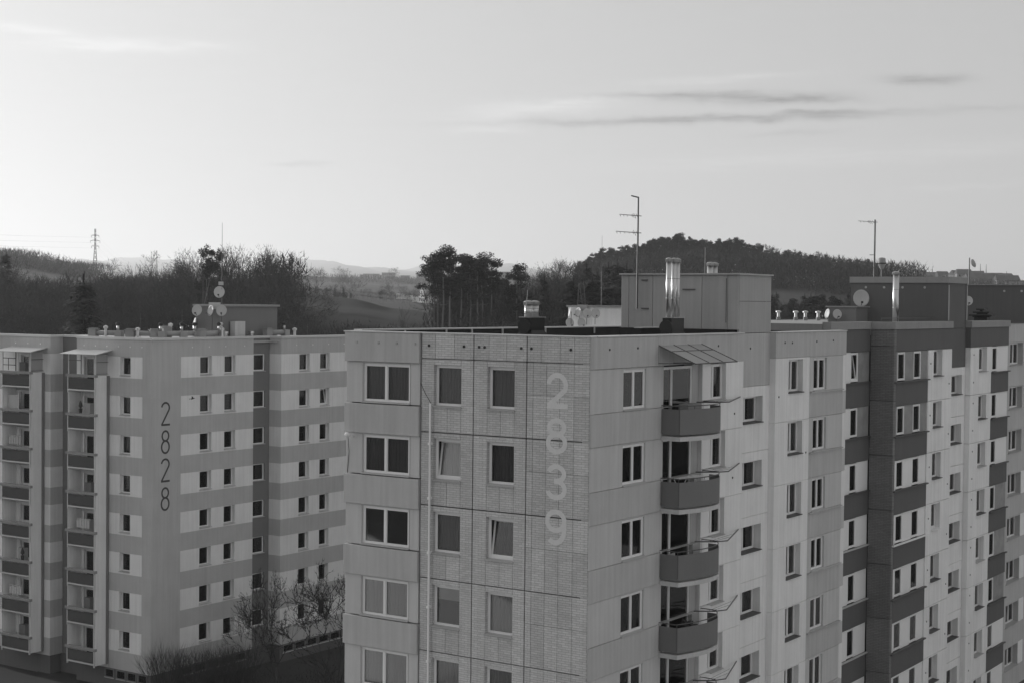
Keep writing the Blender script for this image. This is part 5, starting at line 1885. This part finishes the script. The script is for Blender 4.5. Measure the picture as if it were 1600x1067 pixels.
for i, (px, D, r_s, h_s, lab) in enumerate(((330, 104, 1.8, 1.6, 'leftmost dark evergreen shrub of the yard'), (385, 105, 2.0, 1.9, 'dark evergreen shrub under the small yard tree'),
                                            (430, 106, 2.2, 2.0, 'dark evergreen shrub at the foot of the middle yard tree'), (470, 104, 1.8, 1.8, 'dark evergreen shrub right of the middle yard tree'),
                                            (505, 98, 2.0, 3.2, 'tall dark evergreen shrub near the nearest block'), (527, 94, 1.8, 3.4, 'dark evergreen shrub touching the corner of the nearest block'))):
    p = polar(px, D)
    o = ob('evergreen_shrub', shrub_mesh(500 + i, r_s, h_s, M_SHRUB, 1500, .3), None, (p.x, p.y, -1.0))
    tag(o, lab, 'shrub')
brush('ground_cover', 'dark ground cover plants of the yard', spots(230, 545, 92, 116, 260), 1.6, .7, M_SHRUB, 50, .25)

# ------------------------------------------------------------------ WHITE HOUSE in the valley
p = polar(659, 900)
wh = empty('white_house', (p.x, p.y, ground(p.x, p.y) - .3), R(-60))
wh.scale = (1.25, 1.25, 1.08)
MB().box(-3.6, 0, 0, 3.6, 7, 3.9).build('wall', M_HOUSEW, wh)
MB().hull([(-4.0, -.3, 3.9), (4.0, -.3, 3.9), (4.0, 7.3, 3.9), (-4, 7.3, 3.9)], [(-3.9, 3.2, 7.4), (3.9, 3.2, 7.4), (3.9, 3.8, 7.4), (-3.9, 3.8, 7.4)]).build('roof', M_HOUSER, wh)
g_ = MB()
g_.hull([(-1.4, -.25, 3.9), (1.4, -.25, 3.9), (1.4, .6, 3.9), (-1.4, .6, 3.9)], [(-1.2, -.25, 7.0), (1.2, -.25, 7.0), (1.2, .6, 7.0), (-1.2, .6, 7.0)])
g_.hull([(-1.2, -.25, 7.0), (1.2, -.25, 7.0), (1.2, .6, 7.0), (-1.2, .6, 7.0)], [(-.12, -.25, 8.9), (.12, -.25, 8.9), (.12, .6, 8.9), (-.12, .6, 8.9)])
gb = g_.build('gable', M_HOUSEW, wh)
MB().box(-.45, -.32, 4.9, .45, -.26, 6.6).build('window', M_CORE, gb)
for x in (-2.6, -.9, 1.0, 2.7):
    MB().box(x - .45, -.05, 1.0, x + .45, -.004, 2.7).build('window', M_CORE, wh)
for x in (-2.2, 2.4):
    MB().box(x - .3, 3.3, 7.2, x + .3, 3.9, 8.4).build('chimney', M_HOUSER, wh)
tag(wh, 'small white baroque farmhouse with a tall gable in the valley', 'house')
for i, (px, w_, h_, lab) in enumerate(((650, 6.5, 3.0, 'white garden wall piece joined to the left of the white house'), (638, 5, 2.3, 'short white wall piece left of the white house'), (627, 9.0, 2.8, 'leftmost white wall piece of the farm'),
                                       (680, 5.0, 2.6, 'white wall piece right of the white house behind the pine trunks'), (694, 4.0, 4.6, 'pale outbuilding behind the pine trunks'))):
    p = polar(px, 905)
    r = empty('garden_wall' if i < 4 else 'outbuilding', (p.x, p.y, ground(p.x, p.y) - .3 + (1.4 if px < 640 else 0)), R(-42))
    MB().box(-w_ / 2, 0, 0, w_ / 2, .6 if i < 4 else 4, h_).build('wall', M_HOUSEW if i < 4 else M_TOWNW, r)
    MB().hull([(-w_ / 2 - .1, -.15, h_), (w_ / 2 + .1, -.15, h_), (w_ / 2 + .1, .75 if i < 4 else 4.2, h_), (-w_ / 2 - .1, .75 if i < 4 else 4.2, h_)],
              [(-w_ / 2, .28, h_ + .3), (w_ / 2, .28, h_ + .3), (w_ / 2, .32, h_ + .3), (-w_ / 2, .32, h_ + .3)]).build('cap', M_HOUSEW if i < 4 else M_HOUSER, r)
    tag(r, lab, 'wall' if i < 4 else 'outbuilding')

# ------------------------------------------------------------------ FAR TOWN
def town_house(px, D, w, h, dep, flat, label, group, dz=0, turn=0.0):
    p = polar(px, D)
    r = empty('town_house', (p.x, p.y, ground(p.x, p.y) - 1 + dz), turn)
    MB().box(-w / 2, 0, 0, w / 2, dep, h + 1).build('wall', M_TOWNW, r)
    if flat:
        MB().box(-w / 2 - .3, -.3, h + 1.0, w / 2 + .3, dep + .3, h + 1.6).build('roof', M_TOWNR, r)
    else:
        MB().hull([(-w / 2 - .4, -.4, h + 1), (w / 2 + .4, -.4, h + 1), (w / 2 + .4, dep + .4, h + 1), (-w / 2 - .4, dep + .4, h + 1)],
                  [(-w / 2 + .5, dep / 2 - .1, h + 1 + dep * .42), (w / 2 - .5, dep / 2 - .1, h + 1 + dep * .42), (w / 2 - .5, dep / 2 + .1, h + 1 + dep * .42), (-w / 2 + .5, dep / 2 + .1, h + 1 + dep * .42)]).build('roof', M_TOWNR, r)
    n = max(2, int(w / 3.2))
    fl = max(1, int(h / 3))
    for f in range(fl):
        for i in range(n):
            x = -w / 2 + w * (i + .5) / n
            ob('window', shared(('tw',), lambda: MB().box(-.6, -.06, 0, .6, -.003, 1.5).mesh('window', M_CORE)), r, (x, 0, 1 + f * 3 + .9))
    tag(r, label, 'house', group)
    return r


for (px, D, w, h, lab) in ((567, 2300, 10, 10, 'pale far house, leftmost of the town beyond the fields'), (579, 2350, 24, 12, 'long far apartment house left of the middle of the town'),
                           (592, 2320, 15, 10, 'shorter far apartment house next to the long one'), (606, 2400, 20, 16, 'tall far apartment house left of the single tree'),
                           (632, 2400, 14, 10, 'far house just right of the single tree'), (655, 2300, 10, 14, 'narrow far house near the pine group'),
                           (667, 2340, 14, 12, 'far house hidden behind the leftmost pine')):
    town_house(px, D, w, h * .62, 12, True, lab, None, -3)
for (px, D, w, h, lab) in ((780, 1500, 24, 14, 'far grey apartment house seen between the pines and the slanting pine'), (790, 1520, 14, 9, 'lower far house right of the grey apartment house')):
    town_house(px, D, w, h, 12, True, lab, None, -2)
th = ((1428, 1230, 12, 4), (1440, 1270, 9, 5), (1449, 1260, 14, 3.5), (1474, 1250, 10, 4), (1486, 1240, 9, 4), (1499, 1225, 11, 5), (1506, 1215, 12, 6), (1520, 1260, 16, 5),
      (1533, 1240, 12, 5), (1548, 1250, 18, 4.5), (1564, 1260, 22, 5), (1580, 1240, 12, 4), (1594, 1235, 18, 3.5), (1530, 1150, 9, 4), (1545, 1140, 12, 4), (1565, 1130, 8, 4), (1585, 1120, 14, 4), (1518, 1120, 7, 4))
for i, (px, D, w, h) in enumerate(th):
    town_house(px, D, w, h, 9, i % 4 == 0, 'small far house of the town on the ridge at right', 'houses of the far town at right', 0, R((i * 23) % 40 - 20))
p = polar(1441, 1262)
ch = empty('church', (p.x, p.y, ground(p.x, p.y) - 2.5))
ch.scale = (.62, .62, .62)
MB().box(-2, -2, 0, 2, 2, 11).build('tower', M_TOWNW, ch)
MB().lathe([(2.6, 11), (1.6, 12.2), (1.9, 13.2), (.8, 14.4), (.25, 16.5), (.03, 18.5)], (0, 0, 0), 10).build('spire', M_TOWNR, ch)
MB().box(2.05, -3, 0, 14, 3, 5).build('nave', M_TOWNW, ch)
MB().hull([(2.1, -3.3, 5), (14.3, -3.3, 5), (14.3, 3.3, 5), (2.1, 3.3, 5)], [(2.1, -.1, 8.2), (13.5, -.1, 8.2), (13.5, .1, 8.2), (2.1, .1, 8.2)]).build('roof', M_TOWNR, ch)
tag(ch, 'church with a dark onion spire on the far ridge at right', 'church')
p = polar(820, 1450)
sp = empty('church', (p.x, p.y, ground(p.x, p.y)))
MB().box(-2.4, -2.4, 0, 2.4, 2.4, 9).build('tower', M_TOWNW, sp)
MB().lathe([(2.9, 9), (2.0, 10.5), (.9, 12), (.3, 15), (.03, 19)], (0, 0, 0), 10).build('spire', M_TOWNR, sp)
tag(sp, 'thin far church spire left of the slanting pine', 'church')
for i, px in enumerate((1530, 1539, 1571)):
    p = polar(px, 1230)
    o = MB().tube((0, 0, 0), (0, 0, 15 if i < 2 else 11), .5, .12, 6).build('chimney_stack', M_TOWNR, None, (p.x, p.y, ground(p.x, p.y) - .5))
    tag(o, ('left one of two thin dark stacks in the far town', 'right one of two thin dark stacks in the far town', 'short thin stack right of the pair in the far town')[i], 'chimney')

# ------------------------------------------------------------------ PYLONS and wires
def pylon(px, D, ytop, label, wires=True):
    p = polar(px, D)
    z0 = ground(p.x, p.y)
    H = ZC + (hor(px) - ytop) * D / FPX - z0
    r = empty('pylon', (p.x, p.y, z0), R(20))
    m = MB()
    bw, tw = H * .055, H * .012
    lv = 11
    for i in range(lv):
        f0, f1 = i / lv, (i + 1) / lv
        w0, w1 = bw + (tw - bw) * min(1, f0 / .65), bw + (tw - bw) * min(1, f1 / .65)
        c0 = [(-w0, -w0), (w0, -w0), (w0, w0), (-w0, w0)]
        c1 = [(-w1, -w1), (w1, -w1), (w1, w1), (-w1, w1)]
        for k in range(4):
            l = (k + 1) % 4
            m.tube((*c0[k], H * f0), (*c1[k], H * f1), .14, .14, 4, False)
            m.tube((*c0[k], H * f0), (*c1[l], H * f1), .08, .08, 3, False)
            m.tube((*c0[l], H * f0), (*c1[k], H * f1), .08, .08, 3, False)
    m.build('lattice', M_MAST, r)
    a = MB()
    for f, w_ in ((.86, .075), (.75, .095), (.64, .075)):
        L_ = H * w_
        for s in (-1, 1):
            a.tube((0, 0, H * f), (s * L_, 0, H * f), .16, .1, 4)
            a.tube((0, 0, H * (f + .03)), (s * L_, 0, H * f), .08, .08, 3)
            a.tube((s * L_, 0, H * f), (s * L_, 0, H * f - H * .04), .12, .12, 4)
    a.build('cross_arm', M_MAST, r)
    tag(r, label, 'pylon')
    return r, H, Vector((p.x, p.y, z0))


py1, H1, P1 = pylon(148, 900, 358, 'lattice power pylon standing above the left wood')
py2, H2, P2 = pylon(244, 1900, 392, 'small distant power pylon right of the big one')
wr = MB()
for f, w_ in ((.82, .075), (.71, .095), (.60, .075)):
    for s in (-1, 1):
        a0 = P1 + Vector((s * H1 * w_ * .94, s * H1 * w_ * .34, H1 * f))
        for q, sag in ((P2 + Vector((s * H2 * w_, 0, H2 * f)), 14), (P1 + Vector((-420, -120, 34)) + Vector((s * H1 * w_, 0, H1 * f)), 9)):
            pts = [a0.lerp(q, t / 10) - Vector((0, 0, sag * 4 * (t / 10) * (1 - t / 10))) for t in range(11)]
            wr.path(pts, .015, 3)
o = wr.build('power_lines', M_WIRE)
tag(o, 'thin power lines hung from the pylon across the left sky', 'wire')

# ------------------------------------------------------------------ BIRD
b_ = MB()
i0 = MB()
i0.lathe([(.005, -.19), (.045, -.1), (.06, 0), (.04, .1), (.035, .14), (.005, .21)], (0, 0, 0), 8)
b_.v = [(z, x, y) for x, y, z in i0.v]
b_.f = i0.f
for s in (-1, 1):
    b_.hull([(-.08, s * .04, .02), (.08, s * .04, .02), (.02, s * .22, .10), (-.08, s * .22, .10)], [(-.08, s * .04, .035), (.08, s * .04, .035), (.02, s * .22, .115), (-.08, s * .22, .115)])
    b_.hull([(-.08, s * .22, .10), (.02, s * .22, .10), (-.06, s * .40, .06), (-.13, s * .40, .06)], [(-.08, s * .22, .112), (.02, s * .22, .112), (-.06, s * .40, .068), (-.13, s * .40, .068)])
b_.hull([(-.17, -.03, 0), (-.17, .03, 0), (-.33, .07, 0), (-.33, -.07, 0)], [(-.17, -.03, .012), (-.17, .03, .012), (-.33, .07, .012), (-.33, -.07, .012)])
o = b_.build('bird', M_BLACK, None, (-18.3, 90, 21.30), R(15))
o.rotation_euler = (R(-25), R(-10), R(15))
o.scale = (.62, .62, .62)
tag(o, 'small black bird flying in front of the striped block', 'bird')

# ------------------------------------------------------------------ HAZE
hz = MB().box(-24000, -21000, -2.5, 24000, 21000, 540).build('haze', None)
hm = bpy.data.materials.new('haze')
hm.use_nodes = True
hn = hm.node_tree
hn.nodes.remove(hn.nodes['Principled BSDF'])
pv = hn.nodes.new('ShaderNodeVolumePrincipled')
pv.inputs['Color'].default_value = (.98, .98, .98, 1)
pv.inputs['Density'].default_value = 0.00012
pv.inputs['Anisotropy'].default_value = .45
hn.links.new(pv.outputs[0], hn.nodes['Material Output'].inputs['Volume'])
hz.data.materials.append(hm)
tag(hz, kind='stuff')
